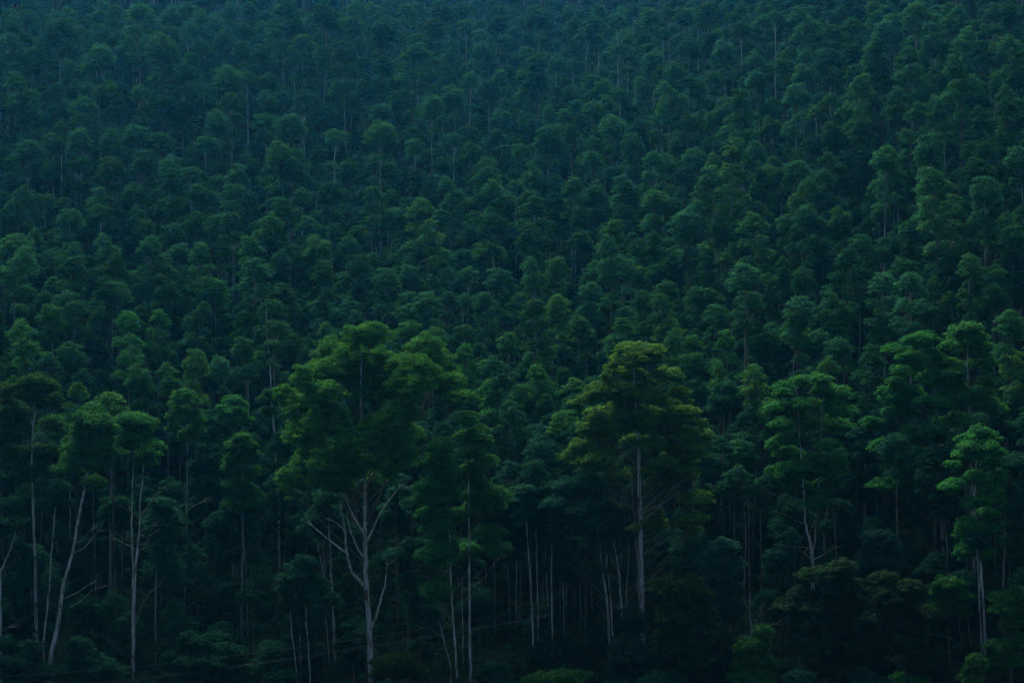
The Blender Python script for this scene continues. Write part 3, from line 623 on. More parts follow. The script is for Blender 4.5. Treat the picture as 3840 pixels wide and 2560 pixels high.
hero('yellow_topped_eucalyptus', 'tall yellow-green flowering eucalyptus with thick pale trunk right of centre', 'tree', 312,
     T('2412,2520,13 2409,2411,11 2405,2188,9.5 2402,2042,8.5 2400,1921,7.5 2397,1800,6.5 2395,1690,5.5 2385,1530,4 2377,1396,2.5 2385,1325,1.2'),
     T('2381,1318,82,20 2442,1322,53,20 2389,1355,94,30 2283,1416,33,23 2290,1378,24,13 2373,1412,61,23 2516,1412,49,22 2475,1408,37,18 2328,1461,49,22 2402,1465,49,18 2238,1473,49,30 2438,1445,33,16 2553,1482,45,22 2332,1498,57,22 2438,1494,53,22 2165,1518,33,14 2500,1518,53,22 2557,1547,53,22 2263,1555,53,22 2349,1559,69,22 2230,1576,41,15 2430,1555,61,22 2524,1580,69,25 2622,1592,25,18 2206,1612,49,22 2406,1608,53,22 2491,1612,73,22 2598,1637,78,22 2259,1641,61,26 2389,1661,53,18 2459,1669,53,18 2594,1673,65,22 2185,1678,45,23 2259,1690,57,22 2145,1718,41,22 2532,1690,49,18 2475,1731,49,18 2536,1731,45,18 2589,1739,37,22 2491,1763,82,22 2255,1747,65,30 2389,1780,49,18 2308,1796,49,22 2565,1788,53,22 2458,1936,39,22 2603,1882,63,30 2555,1965,34,18 2453,1984,58,25 2385,1989,34,18 2598,1989,34,18 2330,1600,60,25 2480,1860,60,22'),
     'olive', 'pale',
     [T('2400,2330,5 2397,2300,5 2390,2091,4.3 2380,1936,3.6 2370,1800,2.5'), T('2405,1916,3 2434,1892,2.6 2472,1863,2.2 2510,1820,1.4'),
      T('2404,1950,2.8 2453,1916,2.4 2490,1880,2 2540,1848,1.3'), T('2402,1872,2.4 2453,1844,1.8 2490,1800,1.1'), T('2403,1925,2.6 2472,1890,2 2511,1839,1.6 2545,1810,1.1'),
      T('2410,2192,3 2448,2163,2.2 2472,2144,1.4'), T('2410,2215,3 2443,2202,2.4 2480,2185,1.8 2516,2168,1.2'), T('2404,2080,2.2 2435,2060,1.7 2463,2042,1.1'), T('2404,2040,2 2440,2020,1.5 2500,1985,1.1')],
     dense=1.0, clump=0.9)

hero('pale_stem_eucalyptus', 'pale straight eucalyptus with side branches left of the yellow-topped tree', 'tree', 316,
     T('2340,2440,6 2337,2391,5 2329,2260,4.3 2322,2163,4 2308,2066,3 2293,1970,2 2285,1900,1.2'),
     T('2259,1892,44,26 2288,1921,44,26 2300,1990,40,24 2235,2071,44,26'), 'dark', 'pale',
     [T('2325,2200,2.2 2305,2165,2 2280,2150,1.6 2255,2144,1.1'), T('2327,2285,2.2 2300,2262,2 2275,2250,1.3'), T('2332,2290,1.8 2350,2262,1.5 2380,2205,1'), T('2320,2150,2 2300,2110,1.6 2292,2095,1.2'), T('2322,2150,2 2330,2110,1.6 2328,2060,1)'.replace(')', ''))])
hero('pale_stem_eucalyptus', 'dark-leaved eucalyptus with leaning pale stem, leftmost of the pale group beside the yellow tree', 'tree', 313,
     T('2295,2540,6 2291,2498,5 2279,2285,4.5 2267,2188,3.8 2257,2115,2.8 2250,2040,1.5'),
     T('2211,1994,68,32 2162,1829,80,28 2153,2066,58,27 2225,2149,44,34 2162,2149,53,27 2128,2125,24,14 2080,1897,60,34 2056,2018,39,27 2100,2020,39,27'), 'dark', 'pale',
     [T('2268,2190,1.6 2240,2170,1.3 2215,2160,1')])
hero('pale_stem_eucalyptus', 'thin pale eucalyptus stem touching the leaning one left of yellow tree', 'tree', 317,
     T('2303,2470,4.5 2300,2425,4 2288,2236,3.4 2276,2115,2.5 2270,2020,1.2'), T('2262,1960,44,26 2285,2010,36,22'), 'dark', 'pale')
hero('pale_stem_eucalyptus', 'greyish thin eucalyptus stem between the pale stems and thick yellow-topped trunk', 'tree', 318,
     T('2357,2440,4.5 2356,2396,4 2349,2236,3 2356,2120,2 2360,2000,1'), T('2355,1985,40,24 2340,1920,36,22'), 'dark', 'grey',
     [T('2350,2230,1.3 2370,2200,1 2390,2180,.8')])

hero('forked_eucalyptus', 'right-hand eucalyptus with pale trunk forking low into two stems above brownish bush', 'tree', 318,
     T('3052,2330,8 3047,2149,7 3045,2091,6.5 3037,2028,5 3021,1970,4.2 3016,1897,3.8 3011,1792,3.4 2998,1649,2.6 2988,1486,1.5 2978,1435,.8'),
     T('2990,1433,41,18 2949,1461,41,23 3072,1429,41,19 3125,1478,53,23 2917,1482,24,15 2978,1522,65,20 2913,1539,53,23 3060,1522,37,18 3109,1518,33,18 3145,1547,57,23 2962,1559,73,23 2929,1600,49,23 3043,1592,53,23 3141,1600,57,27 3002,1641,25,13 2941,1657,49,23 3096,1669,45,23 2894,1673,26,20 2974,1714,57,23 3051,1718,37,20 3133,1731,33,23 3035,1763,82,22 2900,1775,24,18 2962,1792,61,20 3109,1780,49,22 2991,1834,53,22 3064,1887,53,22 3113,1834,48,26 3075,1470,40,20'),
     'front', 'pale',
     [T('3045,2080,5 3057,2008,4.2 3060,1897,3.8 3067,1800,3.4 3072,1669,2.6 3076,1547,2 3080,1450,1'), T('3048,2100,3 3088,2076,2.6 3117,2057,1.6'), T('3043,2098,2.8 3030,2085,2.4 3016,2071,1.8'),
      T('3040,2052,1.6 3000,2051,1.3 2953,2050,.9'), T('3016,1918,2 2967,1892,1.7 2914,1858,1.1'), T('3022,1962,1.6 2991,1955,1.5 2945,1928,1'), T('3060,1950,1.6 3075,1925,1.2 3080,1900,.9')])
hero('forest_edge_eucalyptus', 'dark grey eucalyptus stem standing just right of the low-forking pale trunk', 'tree', 326,
     T('3093,2250,6 3093,2159,5.5 3091,2018,4.6 3103,1897,3 3110,1800,1.5'), T('3150,1905,40,24 3165,1945,34,20 3110,1980,40,22 3120,1760,48,26'), 'dark', 'grey',
     [T('3092,2010,1.8 3110,1980,1.5 3125,1950,1.1')])

hero('leaning_eucalyptus', 'pale eucalyptus leaning right near the left edge with long side branches', 'tree', 301,
     T('180,2600,9 182,2560,8.5 194,2454,8 213,2357,7.3 233,2236,6.6 247,2163,6 269,2071,5.4 286,1970,4.8 305,1897,4.2 315,1839,3.8 327,1780,3.2 339,1669,2.2 345,1560,1'),
     T('339,1547,45,24 384,1576,37,24 310,1567,29,20 351,1592,61,27 286,1612,20,15 327,1629,53,23 380,1653,45,22 408,1620,40,27 441,1698,37,18 310,1682,58,26 286,1727,53,26 388,1690,49,23 350,1740,60,26 250,1770,55,26 340,1820,50,24'),
     'front', 'pale',
     [T('272,2075,3 315,2052,2.4 349,2018,1.8 371,1989,1.1'), T('238,2243,2.8 286,2222,2.3 339,2188,1.3'), T('262,2277,2 305,2251,1.7 354,2207,1'), T('280,2035,1.8 305,2025,1.4 335,1990,.9'), T('330,1780,2 355,1750,1.6 372,1738,1.1')])

hero('twin_branch_eucalyptus', 'straight pale eucalyptus left of centre-left with upswept side branches', 'tree', 304,
     T('498,2600,5.5 499,2556,5 502,2348,4.6 506,2163,4.3 514,2067,4 521,1960,3.6 526,1873,3 533,1800,2.6 545,1690,1.2'),
     T('559,1678,49,18 530,1690,30,18 592,1682,24,18 559,1706,53,20 540,1740,40,20'), 'front', 'pale',
     [T('523,1935,2.6 557,1897,2.1 580,1860,1.7 601,1829,1.1'), T('508,2343,2.6 533,2265,2.2 572,2212,1.7 601,2193,1.1'), T('514,2045,1.6 545,2030,1.2 560,2010,.8'), T('512,2070,1.5 550,2050,1.2'), T('519,1945,1.5 505,1928,1.1 495,1918,.8'), T('518,2000,1.5 535,1990,1.2 565,1970,.8')])
hero('twin_branch_eucalyptus', 'thin pale eucalyptus with flat wide crown beside the upswept-branched one', 'tree', 307,
     T('496,2450,4 497,2159,3.4 495,1994,3 497,1829,2.4 505,1700,1.6 510,1600,.8'),
     T('510,1584,73,22 457,1588,33,18 559,1608,33,18 490,1620,61,23 482,1657,49,18 449,1690,37,18 520,1650,50,20'), 'front', 'pale',
     [T('493,2048,2 465,2037,1.7 436,2025,1.1'), T('494,2030,1.4 475,2022,1)'.replace(')', ''))])
hero('forest_edge_eucalyptus', 'tiered dark eucalyptus just right of the pale upswept-branched tree', 'tree', 308,
     T('584,2420,3.6 584,2246,3.2 586,2163,2.9 591,2071,2.4 600,1950,1.8 608,1880,1'),
     T('611,1892,48,18 611,1960,73,26 601,2052,48,22 630,2130,48,26 600,2010,50,22 640,2190,40,22'), 'dark', 'grey')

hero('forest_edge_eucalyptus', 'rust-tipped straight eucalyptus with bare brown stem, third crown from left edge', 'tree', 322,
     T('688,2440,5 688,2382,4.6 691,2217,4.3 698,2091,4 700,1994,3.6 701,1824,3 700,1690,2.3 698,1567,1.5 695,1500,.7'),
     T('694,1490,41,24 669,1522,37,24 718,1514,37,24 698,1543,49,24 649,1567,24,22 735,1580,37,24 653,1608,29,16 728,1620,34,20 700,1640,36,18'), 'front', 'grey',
     [T('701,1910,1.8 725,1897,1.4 746,1887,.9'), T('699,2068,1.6 720,2055,1.2 738,2042,.8'), T('697,1995,1.4 690,1990,1)'.replace(')', ''))])
hero('forest_edge_eucalyptus', 'small bright dome-crowned eucalyptus midway between left edge and giant tree', 'tree', 330,
     T('880,2300,4 882,2000,3.4 884,1750,2.6 884,1588,1.8 874,1520,.8'), T('873,1510,37,20 849,1535,33,18 906,1527,24,18 873,1551,49,20 837,1567,24,16 930,1580,24,16 880,1590,40,18'), 'front', 'grey')
hero('forest_edge_eucalyptus', 'lower green eucalyptus below the small bright dome-crowned tree', 'tree', 316,
     T('905,2420,4.5 907,2200,3.8 910,2000,3 908,1800,2 906,1660,.9'), T('906,1645,33,17 882,1678,37,18 935,1673,29,18 910,1706,49,23 870,1760,45,22 930,1780,45,24 890,1830,50,24 940,1860,45,24 905,1900,60,26'), 'front', 'grey')
hero('forest_edge_eucalyptus', 'broad dull-topped eucalyptus with branching grey stems at the left edge', 'tree', 312,
     T('140,2450,7 138,2372,6.5 136,2260,6 131,2115,5.4 126,1900,4.6 122,1690,4 129,1588,3 133,1527,2 136,1450,.9'),
     T('135,1433,45,20 94,1449,29,20 163,1461,49,27 41,1461,37,18 12,1478,24,22 102,1486,53,22 216,1502,29,23 155,1510,45,22 24,1527,45,27 90,1547,24,15 49,1567,60,28 65,1633,53,24 41,1702,49,20 163,1702,57,24 190,1600,45,24 110,1780,60,26 20,1650,40,24'), 'shrub', 'pale',
     [T('125,1655,2.8 155,1608,2.2 178,1580,1.7 196,1551,1.2'), T('127,1600,2 118,1570,1.6 112,1545,1.1'), T('124,1700,2 150,1660,1.6 165,1630,1.1')])
hero('forest_edge_eucalyptus', 'thin leaning pale eucalyptus stem right of the left-edge grey-stemmed tree', 'tree', 308,
     T('163,2480,4.2 165,2400,4 177,2246,3.5 190,2100,3 201,1994,2.4 215,1850,1.3'), T('215,1840,50,26 190,1900,44,24 235,1900,40,24'), 'dark', 'pale')
hero('forest_edge_eucalyptus', 'pale eucalyptus stem cut by the left edge of the photo', 'tree', 300,
     T('2,2600,6 2,2430,5 2,2163,4.2 15,2120,3.4 35,2070,2.6 60,1990,1.6'), T('-10,1990,50,30 40,1960,50,26 20,1900,55,28 70,2060,30,20'), 'dark', 'pale',
     [T('10,2130,2 53,2037,1.6 97,1960,1)'.replace(')', '')), T('4,2365,1.8 28,2352,1.1')])
hero('spire_topped_eucalyptus', 'tall eucalyptus with long bare white spire left of the giant crown', 'tree', 332,
     T('1046,2200,6 1045,1911,5 1036,1750,4.6 1033,1665,4.3 1021,1547,3.6 1015,1404,2.8 1001,1249,1.6 997,1150,.8'),
     T('1021,1478,33,17 989,1506,24,18 1033,1502,22,16 1009,1547,33,18 985,1340,30,18 1015,1300,28,16'), 'hill', 'pale')

hero('broad_right_eucalyptus', 'very large spreading eucalyptus stepping down leftwards on the right side', 'tree', 330,
     T('3545,2240,8 3525,1900,7 3517,1641,6 3511,1520,5 3507,1453,4.4 3500,1350,3 3496,1262,1.3'),
     T('3423,1282,49,20 3366,1322,53,20 3427,1363,53,24 3398,1400,45,24 3349,1437,33,18 3313,1473,29,16 3378,1461,41,19 3370,1510,53,24 3329,1551,30,24 3419,1563,41,19 3292,1596,45,24 3492,1335,49,23 3472,1273,49,20 3484,1514,57,23 3492,1429,61,30 3440,1640,60,28 3350,1690,60,28 3510,1600,50,26 3470,1720,60,28 3380,1760,60,28 3300,1680,45,26 3420,1480,50,26 3310,1820,55,28 3400,1850,55,28'),
     'front', 'grey', [T('3510,1490,2.6 3490,1470,2.2 3470,1440,1.5'), T('3516,1600,2.6 3480,1560,2 3450,1545,1.4')])
hero('broad_right_eucalyptus', 'large round-topped eucalyptus with exposed pale upper stem near right edge', 'tree', 328,
     T('3652,2240,7 3645,1900,6 3637,1592,4.8 3633,1465,4 3628,1384,3 3625,1270,1.4'),
     T('3627,1237,45,20 3598,1261,41,24 3656,1273,45,24 3676,1306,53,24 3574,1306,49,24 3615,1486,53,22 3676,1478,49,24 3541,1518,45,20 3690,1370,50,24 3560,1370,45,24 3700,1430,44,22 3585,1430,40,20 3730,1540,50,24 3580,1580,50,24'),
     'front', 'pale', [T('3637,1580,2.2 3620,1563,1.8 3606,1551,1.2'), T('3633,1455,2 3648,1440,1.7 3660,1425,1.2')])
hero('forest_edge_eucalyptus', 'bushy bright-topped eucalyptus low near the right edge', 'tree', 306,
     T('3696,2500,6.5 3694,2406,6 3682,2188,5.4 3675,2081,4.8 3658,1931,4 3655,1849,3.4 3665,1720,2 3680,1630,.9'),
     T('3680,1620,37,17 3627,1653,33,17 3635,1678,45,20 3717,1653,41,23 3692,1682,45,23 3757,1706,33,18 3598,1710,33,20 3688,1722,49,20 3586,1751,29,18 3737,1743,45,20 3655,1792,49,23 3582,1820,41,19 3568,1829,44,22 3631,1887,39,22 3704,1873,48,22 3704,1984,39,19 3617,1960,40,23 3641,2018,58,30 3675,2076,48,26 3610,2070,40,26 3740,1800,40,22'),
     'front', 'pale')
hero('forest_edge_eucalyptus', 'dark eucalyptus with thin grey stem behind shrubs at the right edge', 'tree', 312,
     T('3760,2300,4 3760,2178,3.6 3767,1994,3 3767,1873,2.2 3775,1780,1'), T('3781,1844,48,22 3800,1900,44,24 3760,1780,44,22 3820,1960,40,26 3790,2040,44,26 3810,1740,50,26'), 'dark', 'grey')
hero('forest_edge_eucalyptus', 'bare thin pale stem standing beside the bushy tree near right edge', 'tree', 302,
     T('3681,2500,3 3680,2425,2.8 3675,2309,2.3 3667,2130,1.7 3664,2030,1'), T('3664,2020,34,20 3680,2050,30,18'), 'dark', 'pale')
hero('forest_edge_eucalyptus', 'tall grey-stemmed eucalyptus between the yellow-topped tree and forked tree', 'tree', 338,
     T('2690,2200,4.5 2695,2042,4 2703,1873,3.5 2708,1771,3 2714,1567,2 2718,1470,.9'), T('2720,1465,45,23 2712,1506,53,24 2690,1540,44,22 2750,1530,40,22 2667,1850,22,10'), 'hill', 'grey')
hero('forest_edge_eucalyptus', 'grey eucalyptus stem directly right of yellow-topped crown', 'tree', 324,
     T('2612,2260,5.5 2608,2130,5 2603,2004,4.3 2598,1800,3.4 2600,1700,2'), T('2600,1690,50,26 2625,1740,40,24 2580,1760,44,22'), 'dark', 'grey')
hero('forest_edge_eucalyptus', 'thin grey eucalyptus with drooping crown left of the forked tree', 'tree', 330,
     T('2812,2260,3.2 2809,2091,2.8 2807,1897,2.4 2802,1780,1.8 2790,1650,.9'), T('2789,1645,41,19 2770,1690,44,22 2815,1700,36,20 2800,1760,40,22'), 'hill', 'grey')
hero('snag_tree', 'thick dark broken-topped trunk right of the giant tree trunk', 'tree', 308,
     T('1532,2500,9 1534,2362,8 1537,2236,7 1541,2149,5 1546,2042,5 1545,1940,3.4 1550,1850,1.5'), T('1560,2240,40,22 1590,2290,60,30 1530,2190,44,24 1560,1900,50,28 1500,2090,50,28 1580,2060,45,26'), 'dark', 'dark',
     [T('1546,2038,2.4 1566,2025,1.9 1590,2008,1.2'), T('1546,2070,2.2 1575,2060,1.8 1600,2022,1.2'), T('1536,2270,2 1510,2262,1.6 1480,2250,1)'.replace(')', ''))])
hero('pale_stem_eucalyptus', 'straight pale eucalyptus stem left of the giant trunk under its lowest limb', 'tree', 311,
     T('1260,2600,6.5 1258,2540,6 1251,2357,5.2 1243,2188,4.4 1235,2042,3.6 1230,1900,2'), T('1235,1880,60,28 1200,1930,50,26'), 'dark', 'pale')
hero('pale_stem_eucalyptus', 'thin dark-pale stem curving left beside the straight pale stem left of giant', 'tree', 309,
     T('1238,2520,3.8 1236,2474,3.4 1217,2260,3 1205,2110,2.4 1185,2018,1.4'), T('1160,2000,44,24 1180,1960,44,24'), 'dark', 'grey')
hero('pale_stem_eucalyptus', 'short dim stem partly hidden behind the straight pale stem left of giant', 'tree', 322,
     T('1218,2400,5 1216,2188,4.3 1214,2047,3.6 1212,1900,2'), T('1210,1890,50,28'), 'dark', 'grey')

# thin stems standing in the dark gap and elsewhere inside the wood; foot, then up
STEMS = [
 ('1941,2580,1.8 1939,2517,1.7 1937,2222,1.4 1936,2000,1', 318, 'pale'), ('2008,2580,4 2007,2541,3.8 1995,2309,3.3 1990,2188,3 1978,2028,2.3 1970,1850,1.3', 312, 'pale'),
 ('2021,2560,3.4 2020,2512,3.2 2017,2285,2.9 2012,2091,2.3 2008,1880,1.2', 316, 'pale'), ('2075,2560,3.3 2074,2527,3.2 2068,2188,2.6 2068,2033,2.1 2066,1840,1.1', 314, 'pale'),
 ('2071,2540,2.3 2070,2503,2.2 2051,2178,1.7 2040,1960,1', 319, 'pale'), ('2103,2470,2.6 2102,2420,2.5 2099,2163,2 2097,1940,1', 328, 'grey'),
 ('2119,2540,2.1 2118,2503,2 2114,2309,1.7 2110,2060,1', 318, 'pale'), ('2127,2530,1.5 2126,2503,1.4 2123,2357,1.2 2121,2120,.8', 320, 'grey'),
 ('2037,2510,1.5 2036,2469,1.4 2029,2309,1.2 2026,2080,.8', 330, 'grey'), ('2181,2500,2.2 2179,2469,2.1 2177,2285,1.8 2174,2040,1', 322, 'grey'),
 ('2173,2440,1.5 2172,2396,1.4 2167,2309,1.2 2163,2080,.8', 334, 'grey'), ('2229,2450,2.2 2228,2406,2.1 2220,2260,1.8 2212,2060,1', 327, 'grey'),
 ('1858,2520,2.2 1857,2469,2.1 1854,2139,1.7 1852,1900,1', 321, 'grey'), ('1916,2540,2 1915,2478,1.9 1905,2149,1.5 1900,1900,.9', 320, 'grey'),
 ('1828,2510,1.6 1827,2474,1.5 1822,2260,1.2 1820,2040,.8', 326, 'grey'), ('1739,2560,2.2 1738,2517,2.1 1733,2260,1.7 1730,2060,1', 309, 'pale'),
 ('1164,2600,2.8 1164,2540,2.6 1154,2406,2.4 1149,2323,2.1 1146,2120,1.1', 303, 'pale'), ('1130,2590,1.8 1130,2556,1.7 1125,2382,1.5 1118,2357,1.3 1112,2200,.8', 305, 'pale'),
 ('1118,2590,2 1117,2556,1.9 1100,2406,1.7 1093,2362,1.5 1086,2180,.9', 302, 'pale'), ('1139,2300,1.5 1139,2226,1.4 1137,2100,1.2 1136,1960,.8', 326, 'grey'),
 ('125,2440,2.4 124,2367,2.3 119,2285,2 116,2080,1.1', 314, 'pale'), ('262,2150,2.8 262,2018,2.5 262,1853,2.1 264,1700,1.1', 334, 'pale'),
 ('430,2300,2.2 429,2173,2.1 426,2081,1.8 424,1900,1', 326, 'grey'), ('455,2300,2 456,2200,1.9 458,2115,1.7 460,1900,1', 324, 'grey'),
 ('778,2260,2.6 775,2091,2.3 770,1844,1.8 768,1690,1', 334, 'grey'), ('753,2280,1.5 752,2115,1.4 749,2033,1.2 747,1860,.8', 336, 'grey'),
 ('874,2260,2.2 872,2105,2 868,2033,1.7 864,1860,1', 334, 'pale'), ('929,2400,2.7 928,2309,2.5 923,2139,2.2 911,2018,1.8 902,1860,1', 318, 'grey'),
 ('3291,2160,4 3292,2008,3.6 3290,1907,3 3288,1780,1.6', 340, 'grey'), ('3217,2160,2 3216,2080,1.9 3219,1990,1.6 3222,1820,.9', 340, 'grey'),
 ('3151,2180,1.8 3151,2100,1.7 3151,2013,1.4 3152,1860,.9', 338, 'grey'), ('3606,2500,1.8 3604,2425,1.7 3597,2348,1.4 3590,2180,.9', 312, 'grey'),
 ('3654,2520,1.8 3650,2449,1.7 3634,2357,1.4 3622,2180,.9', 308, 'grey'), ('2985,2360,2 2984,2200,1.9 2980,2110,1.6 2976,1920,.9', 326, 'grey'),
 ('2744,2160,1.8 2742,2000,1.7 2728,1850,1.4 2722,1740,.9', 344, 'grey'), ('2590,2240,2 2589,2120,1.9 2588,2020,1.6 2586,1880,.9', 334, 'grey'),
 ('3551,2240,3.4 3551,2086,3 3548,1960,2.4 3546,1840,1.2', 320, 'grey'), ('1496,2300,2.2 1494,2180,2 1492,2060,1.7 1490,1900,1', 322, 'grey'),
 ('640,2360,2.2 638,2250,2 634,2120,1.7 630,1960,1', 330, 'grey'), ('1300,2350,1.8 1298,2250,1.7 1296,2150,1.4 1294,2000,.9', 324, 'grey'),
]
srng = random.Random(3)
for s, D, bk in STEMS:
    tr = T(s)
    x, y = tr[-1][0], tr[-1][1]
    w = 40 + 22 * tr[0][2] / 2
    w = min(w, 62)
    lb = [(x + srng.uniform(-8, 8), y - 6, w * .7, 22)] + [(x + srng.uniform(-w, w) * .7, y + srng.uniform(10, 95), w * srng.uniform(.5, .8), srng.uniform(17, 24)) for _ in range(5)]
    word = 'pale' if bk == 'pale' else 'grey'
    hero('slender_forest_tree', 'slender %s%s stem in dark wood, foot %s' % ('left-leaning ' if tr[0][0] == 1118 else '', word, where(tr[1][0], tr[1][1], 1, 1)), 'tree', D, tr, lb,
         'dark', bk, group='thin stems inside the forest edge', dense=0.8)

# small bare trees
hero('bare_sapling', 'small bare whitish tree with crooked forked branches right of the olive bush', 'tree', 303,
     T('2822,2480,4 2819,2382,3.2 2817,2348,2.8 2814,2309,1.7 2813,2188,1.2 2812,2130,.7'), [], 'dark', 'pale',
     [T('2818,2352,2.4 2831,2338,2 2850,2332,1.6 2870,2331,1 2890,2336,.7'), T('2818,2350,2 2836,2319,1.7 2846,2305,1.3 2850,2290,.7'), T('2863,2331,1 2866,2300,.8 2880,2285,.6')])
hero('bare_sapling', 'thin leafless sapling with forked top left of the slim tiered trees', 'tree', 301,
     T('1690,2560,1.9 1689,2498,1.8 1672,2430,1.7 1658,2372,1.5 1646,2323,.8'), [], 'dark', 'pale', [T('1657,2370,1.1 1662,2340,.9 1664,2310,.6'), T('1663,2390,1 1640,2372,.8 1596,2358,.6'), T('1685,2480,1 1668,2460,.8 1650,2445,.6')])
hero('tree_stump', 'rust-coloured splintered stump at the foot of the giant tree', 'stump', 299.5,
     T('1372,2600,3.8 1372,2560,3.6 1371,2483,1.2'), [], 'dark', 'red')
hero('tree_stump', 'small rusty splintered stump left of the giant trunk foot', 'stump', 300.5,
     T('1331,2600,3.2 1329,2560,3 1322,2492,1)'.replace(')', '')), [], 'dark', 'red')
hero('bare_sapling', 'thin bent bare twig tree right of the giant trunk foot', 'tree', 298.5,
     T('1420,2600,2 1418,2555,1.8 1424,2500,1.5 1412,2450,1.2 1400,2430,.8'), [], 'dark', 'grey', [T('1424,2480,1.1 1445,2478,.9 1464,2490,.6'), T('1414,2455,1 1404,2440,.8 1400,2425,.5')])

# shrubs and low trees along the bottom
def shrub(label, D, foot, lobes, leaf, name='rounded_shrub', **k):
    hero(name, label, 'shrub', D, T(foot), T(lobes), leaf, 'dark', leaf_len=k.pop('leaf_len', 0.36), dense=k.pop('dense', 1.25), depth=0.8, clump=k.pop('clump', 0.85), **k)
shrub('tall olive-yellow shrub right of the yellow-topped tree trunk', 298, '2560,2620,5 2555,2480,4 2550,2330,2 2540,2240,1',
      '2516,2217,87,40 2632,2246,48,28 2540,2265,63,30 2594,2328,58,32 2526,2314,73,36 2516,2382,63,28 2550,2440,87,44 2598,2493,73,36 2590,2190,50,26 2640,2300,44,28', 'shrub')
shrub('big brownish spreading shrub under the low-forking pale tree', 299, '3120,2620,6 3118,2480,5 3110,2330,3 3105,2200,1',
      '3161,2134,53,28 3074,2173,73,28 3171,2212,78,28 2977,2285,68,32 3098,2275,58,32 3195,2285,63,32 3025,2357,63,28 3147,2348,68,32 3195,2435,53,28 3113,2445,58,28 3010,2240,50,28 3050,2430,58,30 3230,2360,50,28 3080,2520,70,30 3180,2520,60,28', 'brown')
shrub('wide brown-green shrub to the right of the spreading brownish one', 297, '3400,2620,6 3395,2480,5 3385,2350,3 3380,2220,1',
      '3316,2183,58,28 3403,2207,53,28 3316,2251,58,32 3461,2319,63,32 3268,2323,58,28 3437,2372,73,32 3292,2391,53,28 3389,2435,48,24 3491,2449,48,28 3380,2290,58,30 3360,2350,56,28 3440,2500,60,28', 'brown')
shrub('pale dead-looking brown shrub left of the forked trunk', 305, '2952,2420,3 2953,2300,2 2953,2230,1', '2953,2212,39,28 2940,2240,34,22', 'brown', dense=0.7, name='dry_shrub')
shrub('blue-green tree crown rising behind the brown shrubs', 311, '3300,2360,5 3298,2180,4 3300,2080,2 3300,2030,1', '3297,2033,63,32 3306,2071,73,32 3277,2115,73,28 3340,2110,50,28 3250,2150,50,28', 'teal', name='understory_tree')
shrub('blue-green small tree crown above and right of olive shrub', 308, '2710,2460,5 2708,2260,4 2710,2120,2 2712,2060,1', '2715,2062,58,32 2676,2110,63,36 2744,2130,53,32 2695,2168,58,32 2734,2217,55,32 2680,2230,50,30 2740,2290,55,30', 'teal', name='understory_tree')
shrub('mid-green shrub below the bare white sapling', 297, '2830,2640,4 2828,2560,3 2826,2440,1', '2817,2425,58,32 2782,2445,34,19 2831,2478,63,36 2792,2503,48,32 2865,2372,39,24 2870,2500,50,30 2820,2545,80,28', 'front')
shrub('low broad green shrub crossed by wires at the bottom left', 297, '760,2640,5 758,2560,4 755,2450,2 752,2410,1', '708,2401,39,24 795,2411,53,28 717,2445,58,28 824,2449,63,28 645,2478,48,24 766,2478,97,28 882,2454,44,19 727,2527,110,28 850,2510,70,28', 'dark')
shrub('dark blue-green shrub covering the foot of the yellow-topped tree', 300, '2356,2620,4 2356,2540,3 2354,2440,1', '2356,2420,58,24 2317,2449,44,28 2385,2469,73,32 2332,2503,58,28 2405,2515,60,30 2360,2550,80,26', 'teal')
shrub('small dark shrub at the bottom below the slim tiered tree', 297, '1848,2620,3 1847,2580,2 1847,2520,1', '1847,2517,53,24 1810,2540,40,20 1885,2545,40,20', 'dark')
shrub('small bright green rounded shrub low in the bottom right', 296, '3656,2620,3 3655,2560,2 3655,2490,1', '3660,2483,39,24 3650,2517,44,28 3640,2550,50,24', 'front')
shrub('tall dark green shrub at the right edge below the bushy tree', 300, '3790,2620,5 3790,2480,4 3785,2330,2 3785,2250,1', '3776,2251,63,28 3815,2236,48,28 3752,2290,53,24 3801,2343,53,32 3728,2425,53,24 3820,2420,55,32 3780,2490,60,30 3830,2300,40,28 3700,2490,45,24', 'front')
shrub('dark green shrub between the brown shrub and the thin right-hand stem', 306, '3560,2480,4 3560,2350,3 3558,2220,1', '3558,2197,58,28 3524,2226,34,22 3583,2236,58,28 3555,2275,55,28 3600,2300,45,26 3520,2300,40,24', 'front')
shrub('small leafy sapling left of the forked pale tree', 306, '2930,2420,2.5 2935,2250,2 2920,2130,1.2 2909,2090,.7', '2909,2091,39,24 2925,2120,34,20 2890,2125,30,18', 'dark', name='leafy_sapling')
shrub('tangled dark shrub at the foot of the giant tree', 298, '1450,2640,3 1448,2580,2 1446,2500,1', '1450,2490,55,26 1490,2530,60,28 1420,2545,40,20 1520,2480,45,24 1560,2530,55,26', 'shrub', dense=0.8)
shrub('dark low shrub at the bottom left corner', 297, '60,2640,4 60,2580,3 60,2480,1', '50,2480,60,28 110,2510,60,28 30,2530,55,28 170,2530,50,24 20,2420,44,28 100,2440,48,26', 'dark')
shrub('dark shrub beneath the leaning pale tree', 299, '330,2640,4 330,2580,3 330,2480,1', '320,2470,60,30 380,2500,60,28 280,2510,50,26 420,2540,60,26 350,2540,60,26 300,2420,44,26', 'dark')
shrub('low dark shrub left of the giant trunk among thin stems', 299, '1010,2640,4 1010,2580,3 1010,2500,1', '1000,2500,60,28 1060,2530,55,24 950,2530,60,26 900,2540,50,24 1020,2440,50,26', 'dark')
shrub('low fern-like shrub at the bottom of the dark gap', 301, '2070,2640,3 2070,2600,2 2070,2550,1', '2040,2550,55,20 2100,2545,60,20 2160,2550,55,22 1990,2560,40,18', 'front')
